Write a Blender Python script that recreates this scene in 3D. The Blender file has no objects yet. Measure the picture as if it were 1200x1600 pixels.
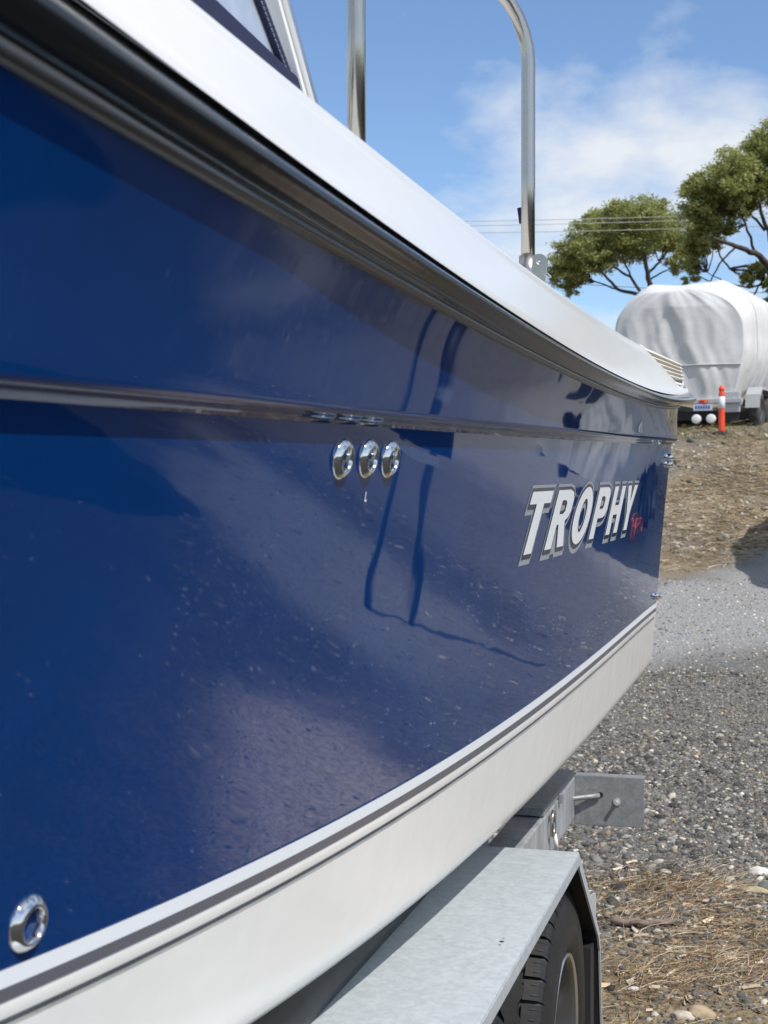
import bpy, bmesh, math, random
import numpy as np
from mathutils import Vector, Matrix, noise as mnoise
from mathutils.geometry import tessellate_polygon
random.seed(7); rng = np.random.default_rng(11)
S = bpy.context.scene; COL = S.collection
R = math.radians

# ---------------------------------------------------------------- camera, sky, sun, exposure
FPX = 2250.0; YAW = R(15.52); PITCH = math.atan(22/FPX); CH = 1.5
cd = bpy.data.cameras.new('camera'); cam = bpy.data.objects.new('camera', cd); COL.objects.link(cam)
cam.location = (0, 0, CH); cam.rotation_euler = (math.pi/2 - PITCH, 0, YAW)
cd.sensor_fit = 'VERTICAL'; cd.sensor_height = 36; cd.lens = 36*FPX/1600
cd.clip_start = 0.05; cd.clip_end = 3000
cd.dof.use_dof = True; cd.dof.focus_distance = 3.2; cd.dof.aperture_fstop = 12
S.camera = cam
SUN = Vector((0.5, -0.33, 0.80)).normalized()
W = bpy.data.worlds.new('World'); S.world = W; W.use_nodes = True
nt = W.node_tree; nt.nodes.clear()
def wn(t, **k):
    n = nt.nodes.new(t)
    for a, b in k.items(): setattr(n, a, b)
    return n
sky = wn('ShaderNodeTexSky', sky_type='NISHITA', sun_disc=False)
sky.sun_elevation = math.asin(SUN.z); sky.sun_rotation = math.atan2(SUN.x, SUN.y)
sky.air_density = 1.0; sky.dust_density = 0.15; sky.ozone_density = 2.5
tc = wn('ShaderNodeTexCoord'); sep = wn('ShaderNodeSeparateXYZ'); nt.links.new(tc.outputs['Generated'], sep.inputs[0])
zz = wn('ShaderNodeMath', operation='MAXIMUM'); nt.links.new(sep.outputs['Z'], zz.inputs[0]); zz.inputs[1].default_value = 0.0
za = wn('ShaderNodeMath', operation='ADD'); nt.links.new(zz.outputs[0], za.inputs[0]); za.inputs[1].default_value = 0.30
dx = wn('ShaderNodeMath', operation='DIVIDE'); dy = wn('ShaderNodeMath', operation='DIVIDE')
nt.links.new(sep.outputs['X'], dx.inputs[0]); nt.links.new(za.outputs[0], dx.inputs[1])
nt.links.new(sep.outputs['Y'], dy.inputs[0]); nt.links.new(za.outputs[0], dy.inputs[1])
dsh = wn('ShaderNodeMath', operation='ADD'); nt.links.new(dx.outputs[0], dsh.inputs[0]); dsh.inputs[1].default_value = -0.20
cmb = wn('ShaderNodeCombineXYZ'); nt.links.new(dsh.outputs[0], cmb.inputs[0]); nt.links.new(dy.outputs[0], cmb.inputs[1])
cmb.inputs[2].default_value = 15.37
nz = wn('ShaderNodeTexNoise'); nz.inputs['Scale'].default_value = 2.3; nz.inputs['Detail'].default_value = 7
nz.inputs['Roughness'].default_value = 0.55; nz.inputs['Distortion'].default_value = 0.1
nt.links.new(cmb.outputs[0], nz.inputs['Vector'])
ramp = wn('ShaderNodeValToRGB'); ramp.color_ramp.elements[0].position = 0.44; ramp.color_ramp.elements[1].position = 0.615
ramp.color_ramp.elements[0].color = (0, 0, 0, 1); ramp.color_ramp.elements[1].color = (0.9, 0.9, 0.9, 1)
nt.links.new(nz.outputs[0], ramp.inputs[0])
mix = wn('ShaderNodeMix', data_type='RGBA'); nt.links.new(ramp.outputs[0], mix.inputs[0])
tint = wn('ShaderNodeMix', data_type='RGBA', blend_type='MULTIPLY'); tint.inputs[0].default_value = 1
nt.links.new(sky.outputs[0], tint.inputs[6]); tint.inputs[7].default_value = (.98, 1.06, 1.17, 1)
nt.links.new(tint.outputs[2], mix.inputs[6]); mix.inputs[7].default_value = (6.6, 6.8, 7.0, 1)
bg = wn('ShaderNodeBackground'); bg.inputs['Strength'].default_value = 0.122
nt.links.new(mix.outputs[2], bg.inputs[0])
wo = wn('ShaderNodeOutputWorld'); nt.links.new(bg.outputs[0], wo.inputs[0])
sl = bpy.data.lights.new('sun', 'SUN'); sl.energy = 4.3; sl.angle = R(0.53); sl.color = (1.0, 0.955, 0.89)
so = bpy.data.objects.new('sun', sl); COL.objects.link(so); so.rotation_euler = SUN.to_track_quat('Z', 'Y').to_euler()
so.location = SUN*50
S.view_settings.view_transform = 'Standard'; S.view_settings.look = 'None'
S.view_settings.exposure = 0.12; S.view_settings.gamma = 1; S.view_settings.use_curve_mapping = False
S.render.resolution_x = 768; S.render.resolution_y = 1024

# ---------------------------------------------------------------- helpers
FW = Vector((-math.sin(YAW)*math.cos(PITCH), math.cos(YAW)*math.cos(PITCH), -math.sin(PITCH)))
RT_ = Vector((math.cos(YAW), math.sin(YAW), 0)); UP = RT_.cross(FW)
def at(u, v, D):                                   # a photograph pixel at depth D as a point of the place
    return Vector((0, 0, CH)) + (FW + RT_*((u-600)/FPX) + UP*((800-v)/FPX))*D
def at_x(u, v, X):
    r = FW + RT_*((u-600)/FPX) + UP*((800-v)/FPX); return Vector((0, 0, CH)) + r*(X/r.x)
def at_y(u, v, Y):
    r = FW + RT_*((u-600)/FPX) + UP*((800-v)/FPX); return Vector((0, 0, CH)) + r*(Y/r.y)

def tag(o, label=None, cat=None, group=None, kind=None):
    if label: o['label'] = label
    if cat: o['category'] = cat
    if group: o['group'] = group
    if kind: o['kind'] = kind
    return o
def empty(name, loc, rz=0):
    o = bpy.data.objects.new(name, None); COL.objects.link(o); o.location = loc; o.rotation_euler = (0, 0, rz)
    o.empty_display_size = 0.2; return o
def link_mesh(name, me, mats, parent=None, smooth=False):
    if not isinstance(mats, (list, tuple)): mats = [mats]
    for m in mats: me.materials.append(m)
    if smooth: me.polygons.foreach_set('use_smooth', [True]*len(me.polygons))
    o = bpy.data.objects.new(name, me); COL.objects.link(o)
    if parent is not None:
        o.parent = parent
        if parent.name not in WORLDROOT:
            pass
    return o
WORLDROOT = set()
class MB:
    """collects vertices and faces, builds one mesh object"""
    def __init__(s): s.v = []; s.f = []; s.m = []
    def add(s, vs, fs, mi=0):
        n = len(s.v); s.v += [tuple(x) for x in vs]
        for f in fs: s.f.append(tuple(i+n for i in f)); s.m.append(mi)
        return s
    def box(s, a, b, mi=0, mat=None):
        (x0, y0, z0), (x1, y1, z1) = a, b
        vs = [Vector(p) for p in ((x0,y0,z0),(x1,y0,z0),(x1,y1,z0),(x0,y1,z0),(x0,y0,z1),(x1,y0,z1),(x1,y1,z1),(x0,y1,z1))]
        if mat is not None: vs = [mat @ p for p in vs]
        return s.add(vs, [(0,3,2,1),(4,5,6,7),(0,1,5,4),(1,2,6,5),(2,3,7,6),(3,0,4,7)], mi)
    def grid(s, rows, mi=0, close=False, flip=False):
        n = len(rows[0]); vs = [p for r in rows for p in r]; fs = []
        for i in range(len(rows)-1):
            for j in range(n if close else n-1):
                k = (j+1) % n
                q = (i*n+j, i*n+k, (i+1)*n+k, (i+1)*n+j)
                fs.append(q[::-1] if flip else q)
        return s.add(vs, fs, mi)
    def tube(s, pts, r, n=10, mi=0, cap=True):
        pts = [Vector(p) for p in pts]; rows = []
        rr = r if isinstance(r, (list, tuple)) else [r]*len(pts)
        prev = None
        for i, p in enumerate(pts):
            t = (pts[min(i+1, len(pts)-1)] - pts[max(i-1, 0)]).normalized()
            a = prev if prev is not None else (Vector((0, 0, 1)) if abs(t.z) < .9 else Vector((1, 0, 0)))
            x = (a - t*a.dot(t)).normalized(); y = t.cross(x); prev = x
            rows.append([p + (x*math.cos(k*2*math.pi/n) + y*math.sin(k*2*math.pi/n))*rr[i] for k in range(n)])
        s.grid(rows, mi, close=True)
        if cap:
            m = len(s.v); s.f.append(tuple(range(m-len(rows)*n, m-len(rows)*n+n))[::-1]); s.m.append(mi)
            s.f.append(tuple(range(m-n, m))); s.m.append(mi)
        return s
    def build(s, name, mats, parent=None, smooth=False, bevel=0):
        me = bpy.data.meshes.new(name)
        vs = s.v
        if parent is not None:
            off = ORIGIN.get(parent.name, Vector((0, 0, 0))); inv = off
            vs = [(inv @ Vector(p)) for p in vs] if isinstance(inv, Matrix) else [(p[0]-off[0], p[1]-off[1], p[2]-off[2]) for p in vs]
        me.from_pydata(vs, [], s.f); me.polygons.foreach_set('material_index', s.m)
        bm = bmesh.new(); bm.from_mesh(me); bmesh.ops.recalc_face_normals(bm, faces=bm.faces)
        if bevel:
            ed = [e for e in bm.edges if len(e.link_faces) == 2 and e.calc_face_angle(0) > 0.6]
            bmesh.ops.bevel(bm, geom=ed, offset=bevel, segments=2, affect='EDGES', profile=0.6)
        bm.to_mesh(me); bm.free()
        return link_mesh(name, me, mats, parent, smooth)
ORIGIN = {}
def root(name, loc, rz=0):                         # parts of a root are written in world coordinates unless local=True
    o = empty(name, loc, rz); ORIGIN[o.name] = (Matrix.Translation(loc) @ Matrix.Rotation(rz, 4, 'Z')).inverted(); return o
def sub_of(part):                                  # sub-parts share the frame of their part
    p = part.parent; ORIGIN[part.name] = ORIGIN[p.name]; return part
def smooth_by_angle(o, deg=35):
    me = o.data; me.polygons.foreach_set('use_smooth', [True]*len(me.polygons))
    bm = bmesh.new(); bm.from_mesh(me)
    for e in bm.edges:
        e.smooth = not (len(e.link_faces) == 2 and e.calc_face_angle(0) > R(deg))
    bm.to_mesh(me); bm.free(); return o

# ---------------------------------------------------------------- materials
def newmat(name):
    m = bpy.data.materials.new(name); m.use_nodes = True
    return m, m.node_tree, m.node_tree.nodes['Principled BSDF']
def mat(name, col, rough=.5, metal=0, col2=None, scale=8, detail=4, bump=0, bscale=30, spec=None, coat=0, rvar=0, attr=None, bdetail=3, lo=.35, hi=.65, stretch=None):
    m, t, b = newmat(name); N = t.nodes; L = t.links
    b.inputs['Base Color'].default_value = (*col, 1); b.inputs['Roughness'].default_value = rough; b.inputs['Metallic'].default_value = metal
    if spec is not None: b.inputs['Specular IOR Level'].default_value = spec
    if coat: b.inputs['Coat Weight'].default_value = coat; b.inputs['Coat Roughness'].default_value = .03
    co = N.new('ShaderNodeTexCoord'); vec = co.outputs['Object']
    if stretch:
        mp = N.new('ShaderNodeMapping'); mp.inputs['Scale'].default_value = stretch; L.new(vec, mp.inputs[0]); vec = mp.outputs[0]
    if col2 or rvar:
        n = N.new('ShaderNodeTexNoise'); n.inputs['Scale'].default_value = scale; n.inputs['Detail'].default_value = detail; n.inputs['Roughness'].default_value = .6
        L.new(vec, n.inputs['Vector'])
        r = N.new('ShaderNodeValToRGB'); r.color_ramp.elements[0].position = lo; r.color_ramp.elements[1].position = hi
        L.new(n.outputs[0], r.inputs[0])
        if col2:
            r.color_ramp.elements[0].color = (*col, 1); r.color_ramp.elements[1].color = (*col2, 1)
            L.new(r.outputs[0], b.inputs['Base Color'])
        if rvar:
            mr = N.new('ShaderNodeMapRange'); mr.inputs[3].default_value = rough-rvar; mr.inputs[4].default_value = rough+rvar
            L.new(n.outputs[0], mr.inputs[0]); L.new(mr.outputs[0], b.inputs['Roughness'])
    if attr:
        a = N.new('ShaderNodeAttribute'); a.attribute_name = attr; L.new(a.outputs['Color'], b.inputs['Base Color'])
    if bump:
        n2 = N.new('ShaderNodeTexNoise'); n2.inputs['Scale'].default_value = bscale; n2.inputs['Detail'].default_value = bdetail
        L.new(vec, n2.inputs['Vector'])
        bp = N.new('ShaderNodeBump'); bp.inputs['Strength'].default_value = 1; bp.inputs['Distance'].default_value = bump
        L.new(n2.outputs[0], bp.inputs['Height']); L.new(bp.outputs[0], b.inputs['Normal'])
    return m
M = {}
M['navy'] = mat('navy_gelcoat', (.0004, .028, .126), .025, bump=.0007, bscale=6, bdetail=1.2, col2=(.0005, .033, .150), scale=3)
M['navy'].node_tree.nodes['Principled BSDF'].inputs['IOR'].default_value = 1.62
M['white'] = mat('white_gelcoat', (.69, .69, .675), .20, spec=.4, col2=(.665, .665, .65), scale=4, bump=.0004, bscale=6)
M['cream'] = mat('cream_gelcoat', (.84, .825, .78), .12, col2=(.81, .795, .75), scale=5, bump=.0012, bscale=14)
M['stripe_white'] = mat('white_vinyl_stripe', (.86, .88, .90), .35)
M['stripe_grey'] = mat('grey_vinyl_stripe', (.12, .12, .14), .32)
M['groove'] = mat('grey_sealant', (.27, .27, .255), .5, col2=(.2, .2, .19), scale=20)
M['rail'] = mat('black_rub_rail', (.016, .017, .019), .09, rvar=.05, scale=14, bump=.0003, bscale=40)
M['rail_lip'] = mat('grey_rail_lip', (.05, .05, .052), .22, rvar=.06, scale=20)
M['steel'] = mat('polished_stainless', (.50, .47, .42), .24, 1, rvar=.06, scale=25, bump=.00015, bscale=60)
M['steel2'] = mat('mirror_stainless', (.75, .74, .72), .06, 1)
M['alu'] = mat('satin_aluminium', (.72, .73, .74), .28, 1)
M['galv'] = mat('galvanised_steel', (.34, .375, .385), .45, .12, col2=(.52, .55, .56), scale=30, detail=8, bump=.0005, bscale=45, rvar=.1, lo=.3, hi=.72)
M['galv_dull'] = mat('dull_galvanised_steel', (.22, .235, .245), .5, .3, col2=(.33, .345, .355), scale=13, detail=6, bump=.0008, bscale=25)
M['galv_side'] = mat('streaked_galvanised_steel', (.30, .32, .335), .45, .35, col2=(.52, .54, .56), scale=18, detail=6, bump=.0006, bscale=25, stretch=(1, 1, .25))
M['shade_steel'] = mat('shaded_galvanised_steel', (.05, .053, .055), .45, .2, col2=(.075, .078, .08), scale=20)  # galvanised steel under the hull, its shade put into the colour
M['black'] = mat('matt_black_steel', (.012, .012, .013), .6, col2=(.02, .02, .021), scale=9)
M['rubber'] = mat('tyre_rubber', (.011, .011, .0115), .6, col2=(.018, .0175, .0175), scale=14, bump=.0005, bscale=60)
M['rim'] = mat('silver_rim_steel', (.14, .145, .15), .30, .7, rvar=.08)
M['canvas'] = mat('navy_canvas', (.010, .014, .055), .75, bump=.0006, bscale=400)
M['thread'] = mat('pale_thread', (.35, .36, .42), .8)
M['plastic'] = mat('cream_vent_plastic', (.74, .70, .62), .35)
M['letter_white'] = mat('white_lettering', (.86, .88, .88), .3)
M['letter_grey'] = mat('silver_lettering', (.34, .36, .38), .3)
M['letter_navy'] = mat('dark_lettering', (.012, .018, .05), .15)
M['letter_red'] = mat('red_lettering', (.42, .035, .035), .35)
M['cover'] = mat('grey_white_boat_cover', (.56, .565, .56), .85, col2=(.61, .61, .605), scale=2.5, bump=.008, bscale=6)
M['seam'] = mat('pale_cover_webbing', (.42, .425, .42), .8)
M['trailer_grey'] = mat('trailer_grey', (.45, .46, .47), .5, .2)
M['tyre_far'] = mat('far_tyre_rubber', (.03, .03, .031), .8, col2=(.06, .058, .055), scale=5)
M['white_paint'] = mat('white_paint', (.8, .8, .79), .4)
M['orange'] = mat('orange_plastic', (.80, .075, .02), .45, col2=(.68, .06, .02), scale=6)
M['reflective'] = mat('reflective_white_band', (.70, .74, .78), .35)
M['red_lens'] = mat('red_lens', (.55, .02, .012), .25)
M['amber_lens'] = mat('amber_lens', (.75, .25, .02), .25)
M['plate'] = mat('pale_number_plate', (.55, .62, .74), .5)
M['plate_ink'] = mat('plate_ink', (.05, .07, .28), .6)
M['bark'] = mat('grey_brown_bark', (.045, .036, .029), .9, col2=(.09, .075, .062), scale=3, bump=.02, bscale=8)
M['leaf'] = mat('olive_leaf', (.07, .09, .02), .6, attr='tint')
def through(m):
    t = m.node_tree; N = t.nodes; L = t.links; a = [n for n in N if n.type == 'ATTRIBUTE'][0]; tl = N.new('ShaderNodeBsdfTranslucent'); L.new(a.outputs['Color'], tl.inputs[0])
    mx = N.new('ShaderNodeMixShader'); mx.inputs[0].default_value = .38; L.new(N['Principled BSDF'].outputs[0], mx.inputs[1]); L.new(tl.outputs[0], mx.inputs[2]); L.new(mx.outputs[0], N['Material Output'].inputs[0])
through(M['leaf'])
M['stone'] = mat('broken_stone', (.15, .15, .15), .85, attr='tint', bump=.002, bscale=60)
M['straw'] = mat('dry_straw', (.3, .22, .12), .8, attr='tint')
M['twig'] = mat('grey_brown_twig', (.15, .11, .085), .85, col2=(.24, .19, .155), scale=30, stretch=(.2, 1, 1), bump=.002, bscale=60)
M['wire'] = mat('pale_wire', (.42, .42, .40), .5)
M['dark_wire'] = mat('dark_wire', (.03, .03, .03), .6)
def spangle(m, a, c, sc):
    t = m.node_tree; N = t.nodes; L = t.links; b = N['Principled BSDF']; co = N.new('ShaderNodeTexCoord')
    v = N.new('ShaderNodeTexVoronoi'); v.inputs['Scale'].default_value = sc; L.new(co.outputs['Object'], v.inputs['Vector'])
    n = N.new('ShaderNodeTexNoise'); n.inputs['Scale'].default_value = sc*.55; n.inputs['Detail'].default_value = 9; n.inputs['Roughness'].default_value = .72; n.inputs['Distortion'].default_value = .8; L.new(co.outputs['Object'], n.inputs['Vector'])
    sp = N.new('ShaderNodeSeparateColor'); L.new(v.outputs['Color'], sp.inputs[0])
    mx = N.new('ShaderNodeMix'); mx.inputs[0].default_value = .86; L.new(sp.outputs[0], mx.inputs[2]); L.new(n.outputs[0], mx.inputs[3])
    r = N.new('ShaderNodeValToRGB'); e = r.color_ramp.elements; e[0].position = .36; e[0].color = (*a, 1); e[1].position = .66; e[1].color = (*c, 1)
    L.new(mx.outputs[0], r.inputs[0]); L.new(r.outputs[0], b.inputs['Base Color'])
spangle(M['galv'], (.38, .42, .44), (.50, .54, .56), 95)
spangle(M['galv_dull'], (.22, .235, .245), (.33, .345, .355), 95)
def clear_vinyl():
    m, t, b = newmat('clear_vinyl'); N = t.nodes; L = t.links
    tr = N.new('ShaderNodeBsdfTransparent'); tr.inputs[0].default_value = (.80, .82, .84, 1)
    b.inputs['Base Color'].default_value = (.62, .65, .68, 1); b.inputs['Roughness'].default_value = .08
    co = N.new('ShaderNodeTexCoord'); n = N.new('ShaderNodeTexNoise'); n.inputs['Scale'].default_value = 12; L.new(co.outputs['Object'], n.inputs['Vector'])
    bp = N.new('ShaderNodeBump'); bp.inputs['Distance'].default_value = .006; L.new(n.outputs[0], bp.inputs['Height']); L.new(bp.outputs[0], b.inputs['Normal'])
    mx = N.new('ShaderNodeMixShader'); mx.inputs[0].default_value = .55
    L.new(tr.outputs[0], mx.inputs[1]); L.new(b.outputs[0], mx.inputs[2]); L.new(mx.outputs[0], N['Material Output'].inputs[0]); return m
M['vinyl'] = clear_vinyl()

# ---------------------------------------------------------------- ground: one sheet to the horizon
GY = [-3000, 7.2, 8.4, 10.5, 13, 16.3, 18.5, 21, 25.0, 27, 30, 45, 60, 100, 3000]
GZ = [0, 0, .03, .2, .44, .72, 1.15, 1.68, 2.60, 2.86, 3.25, 4.7, 5.8, 8, 8]
GYf = np.linspace(5, 40, 400); _g = np.interp(GYf, GY, GZ); _k = np.exp(-np.linspace(-2.5, 2.5, 29)**2); _k /= _k.sum()
_g = np.convolve(np.pad(_g, 14, mode='edge'), _k, mode='valid')
def gz0(y): return np.where(y < 5, 0, np.where(y > 40, np.interp(y, GY, GZ), np.interp(y, GYf, _g)))
def _vn(x, y, s, seed):                              # value noise, numpy
    x = x*s + seed*17.3; y = y*s + seed*9.1
    xi = np.floor(x).astype(np.int64); yi = np.floor(y).astype(np.int64); fx = x-xi; fy = y-yi
    fx = fx*fx*(3-2*fx); fy = fy*fy*(3-2*fy)
    def h(a, b):
        n = (a*374761393 + b*668265263 + seed*144665) & 0x7fffffff
        n = ((n ^ (n >> 13))*1274126177) & 0x7fffffff
        return ((n ^ (n >> 16)) & 0xffff)/65535.0
    return (h(xi, yi)*(1-fx)+h(xi+1, yi)*fx)*(1-fy) + (h(xi, yi+1)*(1-fx)+h(xi+1, yi+1)*fx)*fy
def gz(x, y):
    x = np.asarray(x, float); y = np.asarray(y, float)
    near = np.clip((40-np.hypot(x, y-8))/10, 0, 1)
    road = np.clip(1-np.abs(y-13.6)/3.2, 0, 1)
    rough = (.045*(_vn(x, y, .9, 1)-.5) + .03*(_vn(x, y, 3.1, 2)-.5) + .016*(_vn(x, y, 9, 3)-.5))*(1-.85*np.minimum(1, road*2))
    return gz0(y) + near*rough
def axis(segs):
    out = []
    for a, b, n in segs: out += list(np.linspace(a, b, n, endpoint=False))
    return np.array(out + [segs[-1][1]])
gx = axis([(-2500, -60, 12), (-60, -6, 26), (-6, -2.2, 30), (-2.2, 1.2, 150), (1.2, 10, 90), (10, 60, 26), (60, 2500, 12)])
gy = axis([(-2500, -60, 12), (-60, 0, 24), (0, 3.5, 30), (3.5, 10, 220), (10, 30, 180), (30, 70, 40), (70, 2500, 14)])
XX, YY = np.meshgrid(gx, gy); ZZ = gz(XX, YY)
def np_mesh(name, co, faces):
    me = bpy.data.meshes.new(name); me.vertices.add(len(co)); me.vertices.foreach_set('co', np.ascontiguousarray(co, dtype=np.float32).ravel())
    k = faces.shape[1]; me.loops.add(faces.size); me.loops.foreach_set('vertex_index', np.ascontiguousarray(faces, dtype=np.int32).ravel())
    me.polygons.add(len(faces)); me.polygons.foreach_set('loop_start', np.arange(0, faces.size, k, dtype=np.int32))
    me.update(calc_edges=True); me.validate(); return me
def set_tint(me, cols):
    a = me.color_attributes.new('tint', 'FLOAT_COLOR', 'POINT')
    c = np.ones((len(cols), 4), np.float32); c[:, :3] = cols; a.data.foreach_set('color', c.ravel())
ny, nx_ = XX.shape; idx = np.arange(ny*nx_).reshape(ny, nx_)
fq = np.stack([idx[:-1, :-1], idx[:-1, 1:], idx[1:, 1:], idx[1:, :-1]], -1).reshape(-1, 4)
gme = np_mesh('ground', np.stack([XX, YY, ZZ], -1).reshape(-1, 3), fq)
def ground_mat():
    m, t, b = newmat('gravel_yard'); N = t.nodes; L = t.links
    co = N.new('ShaderNodeTexCoord'); sp = N.new('ShaderNodeSeparateXYZ'); L.new(co.outputs['Object'], sp.inputs[0])
    def noise(s, d=5, r=.6):
        n = N.new('ShaderNodeTexNoise'); n.inputs['Scale'].default_value = s; n.inputs['Detail'].default_value = d; n.inputs['Roughness'].default_value = r
        L.new(co.outputs['Object'], n.inputs['Vector']); return n.outputs[0]
    def ramp2(src, stops):
        r = N.new('ShaderNodeValToRGB'); e = r.color_ramp.elements
        while len(e) < len(stops): e.new(.5)
        for i, (p, c) in enumerate(stops): e[i].position = p; e[i].color = (*c, 1)
        L.new(src, r.inputs[0]); return r.outputs[0]
    def mth(op, a, bb):
        n = N.new('ShaderNodeMath'); n.operation = op
        for i, x in enumerate((a, bb)):
            if hasattr(x, 'links'): L.new(x, n.inputs[i])
            else: n.inputs[i].default_value = x
        return n.outputs[0]
    def mixc(f, a, c):
        n = N.new('ShaderNodeMix'); n.data_type = 'RGBA'; L.new(f, n.inputs[0]); L.new(a, n.inputs[6]); L.new(c, n.inputs[7]); return n.outputs[2]
    def band(lo, hi, w, wob, skew=0):                        # 1 between lo and hi along Y with a wandering edge
        cl = N.new('ShaderNodeClamp'); L.new(sp.outputs['X'], cl.inputs[0]); cl.inputs[1].default_value = -3; cl.inputs[2].default_value = 2
        y = mth('ADD', mth('SUBTRACT', sp.outputs['Y'], mth('MULTIPLY', mth('ADD', cl.outputs[0], .9), skew)), mth('MULTIPLY', mth('SUBTRACT', noise(.8, 4), .5), wob))
        y = mth('ADD', y, mth('MULTIPLY', mth('SUBTRACT', noise(5, 4), .5), wob*.35))
        def ss(c, inv):
            n = N.new('ShaderNodeMapRange'); n.interpolation_type = 'SMOOTHSTEP'; L.new(y, n.inputs[0])
            n.inputs[1].default_value = c-w; n.inputs[2].default_value = c+w; n.inputs[3].default_value = 1 if inv else 0; n.inputs[4].default_value = 0 if inv else 1
            return n.outputs[0]
        return mth('MULTIPLY', ss(lo, False), ss(hi, True))
    vor = N.new('ShaderNodeTexVoronoi'); vor.inputs['Scale'].default_value = 42; L.new(co.outputs['Object'], vor.inputs['Vector'])
    grav = ramp2(noise(38, 3), [(.3, (.045, .045, .045)), (.5, (.12, .119, .117)), (.68, (.25, .245, .235)), (.8, (.42, .40, .37))])
    grav = mixc(mth('MULTIPLY', noise(1.3, 3), .8), grav, ramp2(noise(55, 3), [(.3, (.11, .10, .085)), (.7, (.27, .25, .21))]))
    road = ramp2(noise(70, 4), [(.28, (.13, .13, .128)), (.5, (.28, .277, .27)), (.72, (.45, .445, .435))])
    strw = ramp2(noise(26, 6, .7), [(.25, (.075, .056, .036)), (.48, (.23, .175, .105)), (.75, (.46, .37, .235))])
    strw = mixc(ramp2(noise(.7, 4), [(.42, (0, 0, 0)), (.62, (.85, .85, .85))]), strw, ramp2(noise(34, 4), [(.3, (.075, .068, .06)), (.55, (.19, .175, .155)), (.8, (.36, .34, .30))]))
    lit = ramp2(noise(30, 6, .7), [(.25, (.07, .055, .04)), (.5, (.21, .16, .10)), (.78, (.42, .34, .22))])
    c = mixc(band(-50, 5.35, .4, 2.2, .5), grav, lit)
    c = mixc(band(11.0, 15.8, 1.1, 2.4, 1.2), c, road)
    c = mixc(band(16.0, 400, .45, 2.2, 1.5), c, strw)
    def edge(src, lo, hi):
        n = N.new('ShaderNodeMapRange'); n.interpolation_type = 'SMOOTHSTEP'; L.new(src, n.inputs[0]); n.inputs[1].default_value = lo; n.inputs[2].default_value = hi; return n.outputs[0]
    wob1 = mth('MULTIPLY', mth('SUBTRACT', noise(.9, 5), .5), 2.6)  # unseen ground tones from here on are added for the hull's reflections
    shade_tone = ramp2(noise(60, 3), [(.3, (.022, .022, .023)), (.6, (.05, .05, .05)), (.8, (.12, .118, .112))])
    bit2 = ramp2(noise(45, 4), [(.3, (.03, .03, .03)), (.55, (.085, .084, .08)), (.72, (.22, .21, .195))])
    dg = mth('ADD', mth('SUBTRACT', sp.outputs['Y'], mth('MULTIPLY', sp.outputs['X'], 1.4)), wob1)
    yard = mth('MULTIPLY', edge(mth('ADD', sp.outputs['X'], wob1), .7, 2.2), mth('MULTIPLY', edge(mth('ADD', sp.outputs['Y'], wob1), 4.6, 6.2), edge(sp.outputs['Y'], 11.5, 10.3)))
    c = mixc(mth('MULTIPLY', yard, .85), c, bit2)
    trk = mth('ABSOLUTE', mth('SUBTRACT', mth('ADD', sp.outputs['Y'], mth('MULTIPLY', wob1, .4)), mth('ADD', mth('MULTIPLY', sp.outputs['X'], .12), 8.3)), 0)
    c = mixc(mth('MULTIPLY', mth('MULTIPLY', edge(trk, 1.5, .6), edge(sp.outputs['X'], 1.0, 2.6)), .9), c, road)
    shade_patch = mth('MULTIPLY', edge(dg, 3.2, 1.7), edge(mth('ADD', sp.outputs['X'], mth('MULTIPLY', wob1, .2)), -.6, -.1))  # darkness painted on the unseen ground, standing in for shade the hull mirrors
    c = mixc(shade_patch, c, shade_tone)
    ex = mth('MULTIPLY', mth('SUBTRACT', sp.outputs['X'], .95), .8); ey = mth('SUBTRACT', mth('SUBTRACT', sp.outputs['Y'], 4.95), mth('MULTIPLY', mth('SUBTRACT', sp.outputs['X'], .95), .9))
    rad_ = mth('SQRT', mth('ADD', mth('MULTIPLY', ex, ex), mth('MULTIPLY', ey, ey)), 0)
    sand = mth('MULTIPLY', edge(mth('ADD', rad_, mth('MULTIPLY', wob1, .3)), 1.1, .5), edge(sp.outputs['X'], .0, .35))
    c = mixc(mth('MULTIPLY', sand, .9), c, ramp2(noise(22, 6, .7), [(.25, (.20, .15, .11)), (.5, (.56, .47, .38)), (.75, (.74, .66, .56))]))
    L.new(c, b.inputs['Base Color']); b.inputs['Roughness'].default_value = .9; b.inputs['Specular IOR Level'].default_value = .25
    bp = N.new('ShaderNodeBump'); bp.inputs['Distance'].default_value = .02; bp.inputs['Strength'].default_value = 1
    L.new(mth('ADD', noise(38, 3), mth('MULTIPLY', vor.outputs['Distance'], .6)), bp.inputs['Height']); L.new(bp.outputs[0], b.inputs['Normal'])
    return m
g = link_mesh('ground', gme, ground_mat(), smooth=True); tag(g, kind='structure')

# ---------------------------------------------------------------- hull lines (measured, Y runs aft along the trailer)
YT = 4.65; XC = -1.60
def Xk(Y): return -.345 - .0155*(4.65-Y)**2 - (.048*(.5-Y)**2 if Y < .5 else 0)
def xo(a, b): return lambda Y: max(XC+.002, Xk(Y) + a + (b-a)*(4.65-Y)/3.4)
XL0, XL1, XL2, XL3, XL6 = xo(.016, .070), xo(.02, .022), xo(0, 0), xo(-.046, -.075), xo(-.062, -.105)
def poly(c, y0, y1=4.65):
    d = np.polyder(c)
    def f(Y):
        if Y < y0: return float(np.polyval(c, y0) + np.polyval(d, y0)*(Y-y0))
        return float(np.polyval(c, Y))
    return f
ZL0 = poly([.0196, -.10716, 1.85928], .8)
ZL1 = poly([.00235, .0129, 1.57453], .8)
ZL2 = poly([.00272, .01089, 1.56067], .8)
ZL3 = poly([-.00671, .06521, -.17025, 1.22355], 1.05)
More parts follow.
